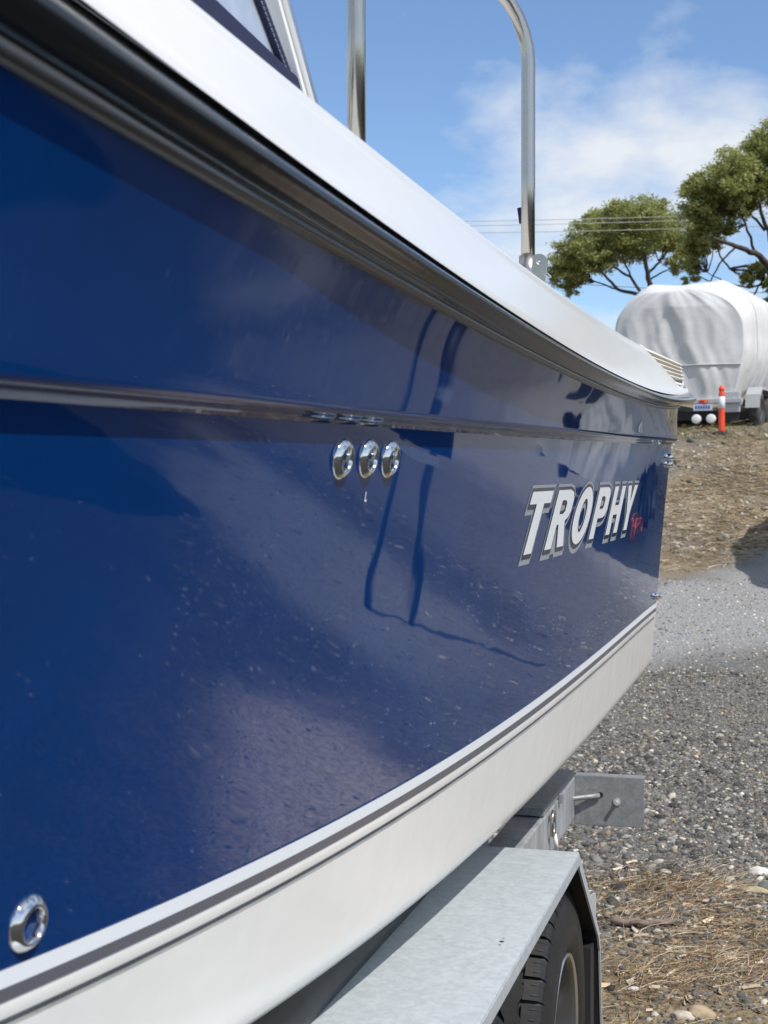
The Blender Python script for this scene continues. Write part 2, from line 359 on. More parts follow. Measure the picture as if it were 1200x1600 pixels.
ZL6 = poly([-.00819, .0832, -.23452, 1.08948], 1.5)
ZRT = poly([.02698, -.15347, 1.96824], .8)
ZWT0 = poly([.02233, -.12549, 2.06712], 1.0)
def sstep(a, b, x): t = min(1, max(0, (x-a)/(b-a))); return t*t*(3-2*t)
XRT = xo(.052, .085)
def XWT(Y): s = sstep(3.95, 4.62, Y); return (xo(-.03, .025)(Y))*(1-s) + (XRT(Y)-.012)*s
def ZWT(Y): s = sstep(3.95, 4.66, Y); return ZWT0(Y)*(1-s) + (ZRT(Y)+.022)*s
ST = list(np.concatenate([np.linspace(-2.2, .6, 20)[:-1], np.linspace(.6, YT, 110)]))
boat = root('motor_boat', (XC, 1.2, 0.45))
tag(boat, 'navy blue motor boat with white gunwale and TROPHY lettering on galvanised trailer', 'boat')
def mir(p): return (2*XC-p[0], p[1], p[2])
def strip(name, fn, m, bevel=0, both=True, parent=None, stations=ST, cap=False):
    b = MB(); rows = [fn(Y) for Y in stations]
    b.grid(rows, 0)
    if both: b.grid([[mir(p) for p in r] for r in rows], 0)
    o = b.build(name, m, parent or boat, smooth=True)
    return o
def sect(*pts):
    return list(pts)
def lerp(a, b, t): return a + (b-a)*t
def side_pts(Y):                                     # blue topside above the knuckle, down to the knuckle's lower edge
    x0, z0, x1, z1, x2, z2 = XL0(Y), ZL0(Y), XL1(Y), ZL1(Y), XL2(Y), ZL2(Y)
    out = []
    for k in range(13):
        t = k/12; sag = -.05*(z0-z1)*math.sin(math.pi*t)
        out.append((lerp(x0+.006, x1, t)+sag*.6, Y, lerp(z0+.012, z1+.004, t)))
    h = z1-z2
    out += [(x1-.0015, Y, z1-.002), (x1-.006, Y, z1-.0065), (x1-.012, Y, z1-h*.48), (x2+.004, Y, z1-h*.80), (x2+.0005, Y, z2)]
    return out
strip('upper_topside', side_pts, M['navy'])
def low_x(Y, z):
    t = (ZL2(Y)-z)/(ZL2(Y)-ZL3(Y)); sag = -.005*math.sin(math.pi*min(1, max(0, t)))*(.4+.9*max(0, (4.65-Y)/3.4))
    return lerp(XL2(Y), XL3(Y), t) + sag
def low_pts(Y): return [(low_x(Y, z), Y, z) for z in np.linspace(ZL2(Y), ZL3(Y), 15)]
strip('lower_topside', low_pts, M['navy'])
def band_pts(d0, d1, out, n=3):
    def f(Y):
        x3, z3, x6, z6 = XL3(Y), ZL3(Y), XL6(Y), ZL6(Y)
        r = []
        for k in range(n):
            d = lerp(d0, d1, k/(n-1)); t = d/(z3-z6); r.append((lerp(x3, x6, t)+out, Y, z3-d))
        return r
    return f
strip('white_stripe', band_pts(-.002, .0145, .0022), M['stripe_white'])
strip('grey_stripe', band_pts(.0148, .027, .0018), M['stripe_grey'])
def bottom_pts(Y):
    x3, z3, x6, z6 = XL3(Y), ZL3(Y), XL6(Y), ZL6(Y); h = z3-z6
    def q(d, o=0): return (lerp(x3, x6, d/h)+o, Y, z3-d)
    r = [q(.0), q(.027, .0005), q(.031, .0012), q(.039, .0014), q(.043, .0008)]
    return r
strip('sheer_moulding', bottom_pts, M['cream'])
strip('groove', lambda Y: [(lerp(XL3(Y), XL6(Y), d/(ZL3(Y)-ZL6(Y)))+o, Y, ZL3(Y)-d) for d, o in ((.043, .001), (.046, -.003), (.050, -.0032), (.053, 0))], M['groove'])
def lower_pts(Y):
    x3, z3, x6, z6 = XL3(Y), ZL3(Y), XL6(Y), ZL6(Y); h = z3-z6
    r = []
    for k in range(12):
        d = lerp(.053, h-.012, k/11); r.append((lerp(x3, x6, d/h), Y, z3-d))
    r += [(x6-.001, Y, z6-.004+.004), (x6-.010, Y, z6-.012), (x6-.05, Y, z6-.02)]
    keel = max(.30, z6-.48) + (0 if Y > 0 else .10*Y*Y)
    for k in range(1, 7): r.append((max(XC, lerp(x6-.05, XC, k/6)), Y, lerp(z6-.02, keel, k/6)))
    return r
strip('hull_bottom', lower_pts, M['cream'])
def rail_pts(Y):
    x0, z0, xr, zr = XL0(Y), ZL0(Y), XRT(Y), ZRT(Y); e = .034*sstep(3.6, 4.5, Y)*.3
    h = zr-z0; xb = xr+.016+e
    P = [(x0+.010, z0+.16*h), (x0+.014, z0+.20*h), (xb-.022, z0+.27*h), (xb-.007, z0+.36*h), (xb-.001, z0+.47*h), (xb+.0005, z0+.54*h), (xb-.003, z0+.64*h), (xb-.010, z0+.76*h), (xb-.019, z0+.88*h), (xb-.028, z0+.97*h), (xb-.032, z0+1.0*h), (xb-.037, z0+1.0*h)]
    return [(max(XC, a), Y, b) for a, b in P]
strip('rub_rail', rail_pts, M['rail'])
def lip_pts(Y):
    x0, z0, zr = XL0(Y), ZL0(Y), ZRT(Y); h = zr-z0
    return [(max(XC, a), Y, b) for a, b in ((x0-.002, z0-.001), (x0+.008, z0-.001), (x0+.0115, z0+.03*h), (x0+.0125, z0+.09*h), (x0+.0115, z0+.15*h), (x0+.004, z0+.19*h))]
strip('rail_lip', lip_pts, M['rail_lip'])
def gun_pts(Y):
    xr, zr, xw, zw = XRT(Y)-.004, ZRT(Y), XWT(Y), ZWT(Y); r = []
    r.append((xr+.006, Y, zr-.004)); r.append((xr+.004, Y, zr+.004))
    for k in range(9):
        t = k/8; r.append((lerp(xr, xw, t), Y, lerp(zr+.012, zw-.02, t)))
    for k in range(1, 6):
        a = k/5*math.pi/2; r.append((xw-.02*(1-math.cos(a)), Y, zw-.02+.02*math.sin(a)))
    r.append((xw-.12, Y, zw+.004))
    return [(max(XC, a), b, c) for a, b, c in r]
strip('gunwale', gun_pts, M['white'])
# deck and transom
b = MB(); b.grid([[(XWT(Y)-.118 if XWT(Y)-.118 > XC else XC+.001, Y, ZWT(Y)+.003), (XC, Y, ZWT(Y)+.02), (2*XC-max(XC+.001, XWT(Y)-.118), Y, ZWT(Y)+.003)] for Y in ST])
b.build('deck', M['white'], boat, smooth=True)
def transom():
    half = [p for f in (gun_pts,) for p in f(YT)][::-1] + side_pts(YT) + low_pts(YT)
    pr = [(p[0], p[2]) for p in half]
    b = MB(); n = len(pr)
    b.add([(x, YT+.004, z) for x, z in pr] + [(2*XC-x, YT+.004, z) for x, z in pr], [(i, i+1, n+i+1, n+i) for i in range(n-1)])
    b.build('transom', M['navy'], boat)
    pr = [(p[0], p[2]) for p in bottom_pts(YT)] + [(p[0], p[2]) for p in lower_pts(YT)]
    b = MB(); n = len(pr)
    b.add([(x, YT+.004, z) for x, z in pr] + [(2*XC-x, YT+.004, z) for x, z in pr], [(i, i+1, n+i+1, n+i) for i in range(n-1)])
    b.build('lower_transom', M['cream'], boat)
    # rub rail returns across the transom
    pr = [(p[0], p[2]) for p in rail_pts(YT)]
    b = MB(); dpt = [max(.002, x-(XL0(YT)-.01)) for x, z in pr]
    rows = []
    for sx in (0, 1):
        rows.append([((x if sx == 0 else 2*XC-x), YT-.002 if sx == 0 else YT-.002, z) for x, z in pr])
    b.grid([[(x, YT, z) for x, z in pr], [(x-.004, YT+.6*d, z) for (x, z), d in zip(pr, dpt)], [(XC, YT+d+.01, z) for (x, z), d in zip(pr, dpt)],
            [(2*XC-x+.004, YT+.6*d, z) for (x, z), d in zip(pr, dpt)], [(2*XC-x, YT, z) for x, z in pr]])
    b.build('transom_rail', M['rail'], boat, smooth=True)
transom()

# surface frame on the lower topside: point at (Y, z) pushed out by d
def on_low(Y, z, d=0):
    e = .01
    p = Vector((low_x(Y, z), Y, z)); a = Vector((low_x(Y+e, z), Y+e, z))-p; c = Vector((low_x(Y, z+e), Y, z+e))-p
    n = a.cross(c).normalized()
    if n.x < 0: n = -n
    return p + n*d, n, a.normalized(), c.normalized()
def low_from_px(u, v):
    r = FW + RT_*((u-600)/FPX) + UP*((800-v)/FPX); lo, hi = .8, 8.
    for _ in range(60):
        m = (lo+hi)/2; p = Vector((0, 0, CH)) + r*(m/r.y)
        if p.x < low_x(m, min(2.2, max(.6, p.z))): hi = m
        else: lo = m
    p = Vector((0, 0, CH)) + r*(lo/r.y); return p.y, p.z
# through-hull fittings
def fitting(u, v, rad, depth=.0085):
    Y, z = low_from_px(u, v); p, n, ay, az = on_low(Y, z)
    prof = [(rad*1.0, -.001), (rad*1.0, .0012), (rad*.965, depth*.30), (rad*.80, depth*.80), (rad*.70, depth*.98), (rad*.64, depth), (rad*.585, depth*.86), (rad*.55, depth*.3), (rad*.51, -.006), (rad*.48, -.012), (rad*.2, -.013), (.0005, -.013)]
    b = MB(); rows = [[p + (ay*math.cos(a*math.pi/16) + az*math.sin(a*math.pi/16))*r + n*d for a in range(32)] for r, d in prof]
    b.grid(rows, close=True)
    return b.build('drain_fitting', M['steel2'], boat, smooth=True)
for u, v, rad, lab in ((534, 717, .0248, None), (574, 716, .0248, None), (608, 717, .0248, None), (42, 1443, .0248, None)):
    o = fitting(u, v, rad)
# small tie-down eyes at the stern corner
for u, v, n in ((1040, 720, 2), (1023, 931, 1)):
    Y, z = 4.60, at_y(u, v, 4.60).z; b = MB()
    for k in range(n):
        zz_ = z + (k-.5)*.022*(n-1)
        p, nn, ay, az = on_low(Y, zz_)
        rows = [[p + (ay*math.cos(a*math.pi/8)*1.2 + az*math.sin(a*math.pi/8))*r + nn*d for a in range(16)] for r, d in ((.012, -.002), (.012, .006), (.009, .013), (.004, .016), (.0005, .0165))]
        b.grid(rows, close=True)
    b.build('bolt_cap', M['steel2'], boat, smooth=True)
# little scuff
Y, z = low_from_px(570, 776); b = MB()
for y0, z0, y1, z1 in ((-.001, -.006, .0015, .006), (.0015, -.006, .006, -.0035)):
    b.add([on_low(Y+a, z+c, .0008)[0] for a, c in ((y0, z0), (y1, z0), (y1, z1), (y0, z1))], [(0, 1, 2, 3)])
b.build('scuff_mark', M['letter_white'], boat)

# ---------------------------------------------------------------- lettering
def ell(cx, cy, rx, ry, n=28): return [(cx+rx*math.cos(-i*2*math.pi/n), cy+ry*math.sin(-i*2*math.pi/n)) for i in range(n)]
GL = {
 'T': (.66, [[(0,1),(.66,1),(.66,.80),(.445,.80),(.445,0),(.215,0),(.215,.80),(0,.80)]]),
 'R': (.66, [[(0,0),(0,1),(.44,1),(.58,.955),(.65,.85),(.65,.62),(.59,.51),(.49,.455),(.67,0),(.43,0),(.29,.40),(.225,.40),(.225,0)],
             [(.225,.82),(.225,.58),(.36,.58),(.42,.63),(.42,.77),(.36,.82)]]),
 'O': (.70, [ell(.35, .5, .36, .53), ell(.35, .5, .135, .31)[::-1]]),
 'P': (.66, [[(0,0),(0,1),(.46,1),(.59,.955),(.65,.85),(.65,.54),(.58,.43),(.46,.385),(.225,.385),(.225,0)],
             [(.225,.82),(.225,.57),(.37,.57),(.42,.62),(.42,.77),(.37,.82)]]),
 'H': (.68, [[(0,0),(0,1),(.225,1),(.225,.60),(.455,.60),(.455,1),(.68,1),(.68,0),(.455,0),(.455,.40),(.225,.40),(.225,0)]]),
 'Y': (.70, [[(0,1),(.235,1),(.35,.64),(.465,1),(.70,1),(.465,.40),(.465,0),(.235,0),(.235,.40)]]),
}
def area(p): return sum(p[i][0]*p[(i+1) % len(p)][1]-p[(i+1) % len(p)][0]*p[i][1] for i in range(len(p)))/2
def offset(pts, d):                                  # push a closed outline outwards (solid on its left when counter-clockwise)
    n = len(pts); out = []
    for i in range(n):
        p0, p1, p2 = Vector(pts[i-1]), Vector(pts[i]), Vector(pts[(i+1) % n])
        a = (p1-p0).normalized(); c = (p2-p1).normalized(); n1 = Vector((a.y, -a.x)); n2 = Vector((c.y, -c.x)); bis = n1+n2
        if bis.length < 1e-4: bis = n1
        bis.normalize(); k = d/max(.45, bis.dot(n1)); out.append(tuple(p1+bis*k))
    return out
LH, LW, SH = .112, .255, .55                          # letter height, width per unit, slant
def place_text(Y0, Y1f, zf):
    pass
def letters():
    Ybase, cur, gap = LET_Y0, 0, .19
    for ch in 'TROPHY':
        w, outs = GL[ch]; b = MB()
        def to3(pts, d, sx=0, sy=0):
            r = []
            for x, y in pts:
                yy = Ybase + cur + x + SH*y + sx; zz2 = LET_Z0 + LET_SL*(yy-LET_Y0) + y + sy
                r.append(on_low(yy, zz2, d)[0])
            return r
        def layer(off, d, mi, sx=0, sy=0, holes=True):
            polys = []
            for k, o in enumerate(outs):
                p = [(x*LW, y*LH) for x, y in o]
                a = area(p)
                if k == 0:
                    if a < 0: p = p[::-1]
                    p = offset(p, off)
                else:
                    if a > 0: p = p[::-1]
                    p = offset(p, off)
                    if area(p) > -.00004: continue
                polys.append(p)
            tris = tessellate_polygon([[Vector((x, y, 0)) for x, y in p] for p in polys])
            flat = [q for p in polys for q in p]
            b.add(to3(flat, d, sx, sy), tris, mi)
        layer(.0115, .0006, 1); layer(.0110, .0005, 1, -.006, -.008)
        layer(.0062, .0012, 2); layer(.0040, .0011, 2, -.003, -.005)
        layer(0, .0018, 0)
        b.build('letter', [M['letter_white'], M['letter_grey'], M['letter_navy']], boat)
        cur += w*LW*(1-.0) + gap*LW
    return Ybase+cur
LET_Y0, LET_Z0, LET_SL = 2.60, 1.385, .022
LET_Y0, _ = low_from_px(804, 870)
LET_Z0 = low_from_px(804, 870)[1]
ye, ze = low_from_px(975, 828); LET_SL = (ze-LET_Z0)/(ye-LET_Y0)
yend = letters()
# red handwritten word after the lettering
def px_stroke(b, pts, r):
    P3 = []
    for u, v in pts:
        Y, z = low_from_px(u, v); P3.append(on_low(Y, z, .0012)[0])
    b.tube(P3, r, 5)
b = MB(); sc = lambda pts: [(720+x/3.3333, 580+y/3.3333) for x, y in pts]
px_stroke(b, sc([(880, 890), (886, 850), (893, 800), (898, 765)]), .0006)
px_stroke(b, sc([(887, 800), (892, 765), (902, 742), (914, 738), (918, 752), (912, 780), (900, 800), (890, 812)]), .0006)
px_stroke(b, sc([(895, 886), (902, 840), (910, 795), (916, 770), (925, 765), (926, 785), (917, 805), (912, 815), (920, 838)]), .0006)
px_stroke(b, sc([(934, 765), (928, 800), (928, 825), (936, 832), (943, 805), (945, 775), (939, 760), (933, 768)]), .0006)
b.build('script_word', M['letter_red'], boat, smooth=True)

# ---------------------------------------------------------------- louvre vent near the stern corner
A, B_, C_, D_ = at_y(1003, 546, 4.22), at_y(1060, 571, 4.52), at_y(1010, 585, 4.20), at_y(1064, 599, 4.50)
nrm = (B_-A).cross(C_-A).normalized(); nrm = -nrm if nrm.y > 0 else nrm
def vp(s, t, d=0): return A.lerp(B_, s).lerp(C_.lerp(D_, s), t) + nrm*d
b = MB()
b.add([vp(0, 0, -.012), vp(1, 0, -.012), vp(1, 1, -.012), vp(0, 1, -.012)], [(0, 1, 2, 3)])
vent = b.build('vent', M['plastic'], boat); sub_of(vent)
b = MB()
def slab(b, s0, s1, t0, t1, d0, d1):
    q = [(s0, t0), (s1, t0), (s1, t1), (s0, t1)]
    b.add([vp(s, t, d0) for s, t in q] + [vp(s, t, d1) for s, t in q], [(0, 1, 2, 3), (4, 5, 6, 7), (0, 1, 5, 4), (1, 2, 6, 5), (2, 3, 7, 6), (3, 0, 4, 7)])
slab(b, -.10, -.02, -.10, 1.12, -.03, .008); slab(b, -.02, 1.04, -.10, -.02, -.03, .004); slab(b, 1.0, 1.05, -.10, 1.12, -.03, .004)
slab(b, -.02, 1.0, 1.02, 1.12, -.03, .004)
for k in range(5): slab(b, -.16, -.10, k*.24-.02, k*.24+.05, -.02, .004)
b.build('vent_frame', M['plastic'], vent)
for k in range(5):
    b = MB(); t0 = .02+k*.195
    q0 = [vp(s, t0+.02, .012) for s in (0, 1)]; q1 = [vp(s, t0+.15, -.010) for s in (0, 1)]; q2 = [vp(s, t0+.075, .014) for s in (0, 1)]
    b.add(q0+q1+q2, [(0, 1, 3, 2), (4, 5, 3, 2), (0, 1, 5, 4), (0, 2, 4), (1, 5, 3)])
    b.build('louvre', M['plastic'], vent)
for k in range(3):
    b = MB(); slab(b, .24+k*.25, .27+k*.25, 0, 1, -.012, .0); b.build('divider', M['plastic'], vent)
# base pad of the vent, faired into the gunwale
b = MB(); slab(b, -.08, 1.02, 1.12, 1.45, -.06, -.008); b.build('vent_pad', M['white'], boat, bevel=.004)

# ---------------------------------------------------------------- rail posts, canopy curtain
def arch(u, v, X, zb, zt, dxy, name='canopy_arch', r=.0137):
    p = at_x(u, v, X); x, y = p.x, p.y; pts = [(x, y, zb), (x, y, (zb+zt)/2), (x, y, zt)]
    rr = .17
    for k in range(1, 9):
        a = k/8*R(80); o = rr*(1-math.cos(a)); h = rr*math.sin(a)
        pts.append((x+dxy[0]*o, y+dxy[1]*o, zt+h))
    lx, ly, lz = pts[-1]
    half = XC-.0
    pts.append((half, ly+dxy[1]*.2, lz+.10))
    pts += [(2*XC-q[0], q[1], q[2]) for q in pts[-2::-1]]
    b = MB(); b.tube(pts, r, 14)
    return b.build(name, M['steel'], boat, smooth=True), x, y
a1, x1, y1 = arch(557, 205, -.595, 1.93, 2.46, (-.95, -.15))
a2, x2, y2 = arch(825, 403, -.475, 1.90, 2.335, (-.80, -.60))
# hinge bracket with its pin at the foot of the aft arch
sub_of(a2)
hb = at_x(825, 405, -.475); b = MB()
b.tube([(x2, y2, hb.z-.06), (x2, y2, hb.z+.006)], .0175, 14)
b.build('socket', M['steel'], a2, smooth=True)
hc = at_y(843, 412, y2-.004); b = MB()
ring = [(hc.x+.0175*math.cos(t), hc.z+.0175*math.sin(t)) for t in np.linspace(-.5, math.pi, 14)] + [(x2-.004, hc.z+.012), (x2-.004, hc.z-.05), (hc.x+.012, hc.z-.04)]
n = len(ring); b.add([(x, y2-.014, z) for x, z in ring] + [(x, y2-.008, z) for x, z in ring], [tuple(range(n)), tuple(range(n, 2*n))] + [(i, (i+1) % n, n+(i+1) % n, n+i) for i in range(n)])
b.build('hinge_plate', M['steel'], a2, bevel=0)
b = MB(); b.tube([(hc.x, y2-.022, hc.z), (hc.x, y2+.01, hc.z)], .004, 10); b.build('hinge_pin', M['steel2'], a2, smooth=True)
b = MB(); l0 = at_y(850, 422, y2-.02); l1 = at_y(862, 433, y2-.02); l2 = at_y(857, 434, y2-.02); l3 = at_y(846, 425, y2-.02)
b.tube([l0, l0.lerp(l1, .8), l1, l2, l3], .0012, 6); b.build('pin_clip', M['steel2'], a2, smooth=True)
b = MB(); b.tube([(x2-.014, y2+.004, hb.z+.07), (x2-.018, y2+.004, hb.z+.10)], .004, 8); b.build('snap_stud', M['canvas'], a2, smooth=True)
# strut and side curtain
XP = -.665
def pq(y, z, d=0): return (XP+d-.12*(z-2.08), y, z)
def pbox(b, p0, p1, w, d0, d1, mi=0):                 # flat bar in the curtain's plane
    a = Vector((p1[0]-p0[0], p1[1]-p0[1])).normalized(); nrm2 = Vector((-a.y, a.x))*w
    q = [(p0[0], p0[1]), (p1[0], p1[1]), (p1[0]+nrm2.x, p1[1]+nrm2.y), (p0[0]+nrm2.x, p0[1]+nrm2.y)]
    b.add([pq(y, z, d0) for y, z in q] + [pq(y, z, d1) for y, z in q], [(0, 1, 2, 3), (4, 5, 6, 7), (0, 1, 5, 4), (1, 2, 6, 5), (2, 3, 7, 6), (3, 0, 4, 7)], mi)
b = MB(); pbox(b, (1.995, 2.03), (1.995-.66*.75, 2.78), .018, -.02, .02); b.build('windscreen_strut', M['alu'], boat, bevel=.004)
b = MB(); pbox(b, (1.970, 2.03), (1.970-.66*.75, 2.78), .014, -.012, .012); b.build('windscreen_strut', M['white_paint'], boat, bevel=.003)
c0 = (1.935, 2.055); ce = (1.935-1.12*.6, 2.655); hf = (.55, 2.10)
b = MB(); pbox(b, c0, ce, .024, -.004, .008); cur = b.build('curtain_edge', M['canvas'], boat, bevel=.003)
b = MB(); pbox(b, hf, c0, .034, -.003, .009); b.build('curtain_hem', M['canvas'], boat, bevel=.003)
b = MB(); b.add([pq(*c0), pq(*ce), pq(.55, 2.655), pq(*hf)], [(0, 1, 2, 3)]); b.build('clear_curtain', M['vinyl'], boat)
b = MB(); pbox(b, (1.935-.45, 2.07), (1.1, 2.66), .02, -.004, .008); b.build('curtain_seam', M['canvas'], boat, bevel=.003)
for off in (.005, .02):                              # stitching: one row of short threads each
    b = MB(); d = Vector((ce[0]-c0[0], ce[1]-c0[1])); L_ = d.length; d.normalize(); n2 = Vector((-d.y, d.x))
    for k in range(int(L_/.008)):
        p0 = Vector(c0)+d*(k*.008)+n2*off; p1 = p0+d*.005; pbox(b, p0, p1, .0012, .0081, .0090)
    b.build('stitching', M['thread'], boat)

# ---------------------------------------------------------------- boat trailer
tr = root('boat_trailer', (XC, 3.0, 0))
tag(tr, 'galvanised boat trailer with flat-topped mudguard carrying the navy blue boat', 'trailer')
GO, GI, GT = -.415, -.655, .752
def bent_plate(name, x0, x1, path, th, m, bevel=.002):   # sheet following a (Y, Z) path between x0 and x1
    b = MB(); n = len(path)
    nr = []
    for i in range(n):
        a = Vector(path[max(0, i-1)]); c = Vector(path[min(n-1, i+1)]); t = (c-a).normalized(); nr.append(Vector((t.y, -t.x)))
    lo = [(path[i][0]+nr[i].x*th, path[i][1]+nr[i].y*th) for i in range(n)]
    vs = [(x, *p) for x in (x0, x1) for p in path] + [(x, *p) for x in (x0, x1) for p in lo]
    fs = []
    for i in range(n-1):
        fs += [(i, i+1, n+i+1, n+i), (2*n+i, 2*n+i+1, 3*n+i+1, 3*n+i), (i, i+1, 2*n+i+1, 2*n+i), (n+i, n+i+1, 3*n+i+1, 3*n+i)]
    fs += [(0, n, 3*n, 2*n), (n-1, 2*n-1, 4*n-1, 3*n-1)]
    b.add(vs, fs); return b.build(name, m, tr, bevel=bevel)
for sgn in (0, 1):
    X0, X1 = (GI, GO) if sgn == 0 else (2*XC-GO, 2*XC-GI)
    xo_ = X1 if sgn == 0 else X0
    gp = bent_plate('mudguard', X0, X1, [(.62, .40), (.86, GT-.05), (.93, GT), (3.035, GT)], .004, M['galv']); sub_of(gp)
    bent_plate('mudguard_end', X0, X1, [(3.035, GT-.001), (3.05, GT-.012), (3.375, .485), (3.40, .44), (3.46, .14)], .004, M['black'])
    # outer lip folded down along the edge
    o_ = .004 if sgn == 0 else -.004
    b = MB(); xa, xb2 = (xo_-.004, xo_+.0005) if sgn == 0 else (xo_-.0005, xo_+.004)
    b.box((xa, .93, GT-.030), (xb2, 3.04, GT-.0045)); b.build('mudguard_lip', M['galv'], tr, bevel=.0015)
    b = MB()
    path = [(3.04, GT-.03), (3.04, GT-.006), (3.055, GT-.018), (3.379, .487), (3.405, .44), (3.465, .14), (3.455, .14), (3.395, .435), (3.365, .475), (3.045, GT-.04)]
    n = len(path); b.add([(xa, y, z) for y, z in path] + [(xb2, y, z) for y, z in path], [tuple(range(n)), tuple(range(n, 2*n))] + [(i, (i+1) % n, n+(i+1) % n, n+i) for i in range(n)])
    b.build('mudguard_rim', M['galv'], tr)
    if sgn == 0:
        # drilled holes (dark plugs), bolt, gusset behind the guard
        for u, v, r in ((784, 1471, .0042), (787, 1466, .0018), (781, 1476, .0018), (630, 1443, .0018)):
            r_ = FW + RT_*((u-600)/FPX) + UP*((800-v)/FPX); t = (GT+.0006-CH)/r_.z; p = Vector((0, 0, CH))+r_*t
            b = MB(); b.add([(p.x+r*math.cos(a*math.pi/6), p.y+r*math.sin(a*math.pi/6), GT+.0006) for a in range(12)], [tuple(range(12))]); b.build('drilled_hole', M['black'], gp)
        b = MB(); q = [(3.30, .56), (3.345, .575), (3.43, .56), (3.44, .515), (3.385, .485)]
        n = len(q); b.add([(GO-.02, y, z) for y, z in q] + [(GO-.014, y, z) for y, z in q], [tuple(range(n)), tuple(range(n, 2*n))] + [(i, (i+1) % n, n+(i+1) % n, n+i) for i in range(n)]); b.build('gusset', M['galv'], tr)
        b = MB(); bp_ = Vector((GO-.05, 3.36, .46))
        b.tube([bp_, bp_+Vector((0, -.018, 0))], [.014, .011], 10); b.build('bolt', M['black'], tr, smooth=True)
        b = MB(); b.box((GI, 3.32, .16), (GO-.012, 3.38, .46)); b.build('inner_liner', M['black'], tr)
        b = MB(); b.box((GO-.05, 3.44, .05), (GO-.008, 3.452, .20)); b.build('mud_flap', M['galv'], tr)
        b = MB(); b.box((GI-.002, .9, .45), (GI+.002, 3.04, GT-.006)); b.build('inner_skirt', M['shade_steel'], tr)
def rail_beam(name, x0, x1, y0, y1, z0, z1, m, bev=.004):
    b = MB(); b.box((x0, y0, z0), (x1, y1, z1)); return b.build(name, m, tr, bevel=bev)
for s in (0, 1):
    fx = (lambda a, c: (a, c)) if s == 0 else (lambda a, c: (2*XC-c, 2*XC-a))
    a, c = fx(-.685, -.600); rail_beam('side_rail', a, c, -1.6, 4.30, .545, .665, M['galv_side'])
    a, c = fx(-.93, -.60); rail_beam('support_plate', a, c, 3.72, 4.28, .669, .690, M['galv_dull'], .002)
    a, c = fx(-.74, -.60)
    b = MB(); xs = a if s == 0 else c; xm = (a+c)/2
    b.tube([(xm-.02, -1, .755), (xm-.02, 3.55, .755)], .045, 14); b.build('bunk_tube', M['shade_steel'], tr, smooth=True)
    for y in (.6, 2.0, 3.3):
        b = MB(); b.box((xm-.035, y, .66), (xm-.005, y+.06, .74)); b.build('bunk_bracket', M['galv_dull'], tr)
    a, c = fx(-.60, -.395)
    # rear light board plate with folded top flange
    pz0, pz1 = .525, .672
    b = MB(); b.box((a, 4.292, pz0), (c, 4.297, pz1)); b.box((a, 4.2975, pz1-.004), (c, 4.335, pz1+.001)); lp = b.build('light_plate', M['galv_dull'], tr, bevel=.0015)
for y in (-.8, 1.2, 3.95):
    rail_beam('cross_member', 2*XC+.685, -.685, y, y+.08, .30, .38, M['galv_dull'])
for s in (-1, 1):
    for y in (-.8, 1.2, 3.95):
        xs = XC + s*.915
        b = MB(); b.box((xs-.03, y+.01, .38), (xs+.03, y+.07, .55)); b.build('upright', M['galv_dull'], tr)
rail_beam('drawbar', XC-.06, XC+.06, -3.6, 1.2, .385, .50, M['galv_side'])
rail_beam('axle', 2*XC+.66, -.66, 3.02, 3.08, .30, .36, M['black']); rail_beam('axle', 2*XC+.66, -.66, 2.20, 2.26, .30, .36, M['black'])
# conduit, bolt and shackle on the rear corner
pl = lambda u, v, y=4.285: at_y(u, v, y)
b = MB(); p0, p1, p2 = pl(878, 1250, 4.22), pl(892, 1248, 4.262), pl(937, 1243, 4.288)
b.tube([p0, p0.lerp(p1, .6), p1, p1.lerp(p2, .5), p2], .0075, 10); b.build('conduit', M['galv_dull'], tr, smooth=True)
b = MB(); p = pl(938, 1242, 4.2915); b.tube([p, p+Vector((0, -.001, 0))], .0085, 12); b.build('cable_hole', M['black'], tr)
b = MB(); p = pl(964, 1253, 4.291); b.tube([p, p+Vector((0, -.003, 0))], .012, 6); b.tube([p, p+Vector((0, -.022, 0))], .0055, 8); b.build('bolt', M['galv'], tr)
b = MB(); sx = -.5995; q = at_x(874, 1247, -.598); b.box((sx, q.y-.011, q.z-.013), (sx+.012, q.y+.011, q.z+.013)); b.build('bolt', M['galv_dull'], tr, bevel=.002)
b = MB(); cc = at_x(862, 1287, -.592); loop = []
for k in range(17):
    t = k/16*2*math.pi; loop.append((cc.x+.004, cc.y + .026*math.cos(t)*(.8), cc.z+.032*math.sin(t)))
b.tube(loop, .005, 8, cap=False); b.build('shackle', M['steel'], tr, smooth=True)
b = MB(); b.tube([(cc.x+.006, cc.y+.01, cc.z-.03), (cc.x+.012, cc.y+.015, cc.z-.07)], .006, 8); b.build('cable_tie', M['white_paint'], tr, smooth=True)
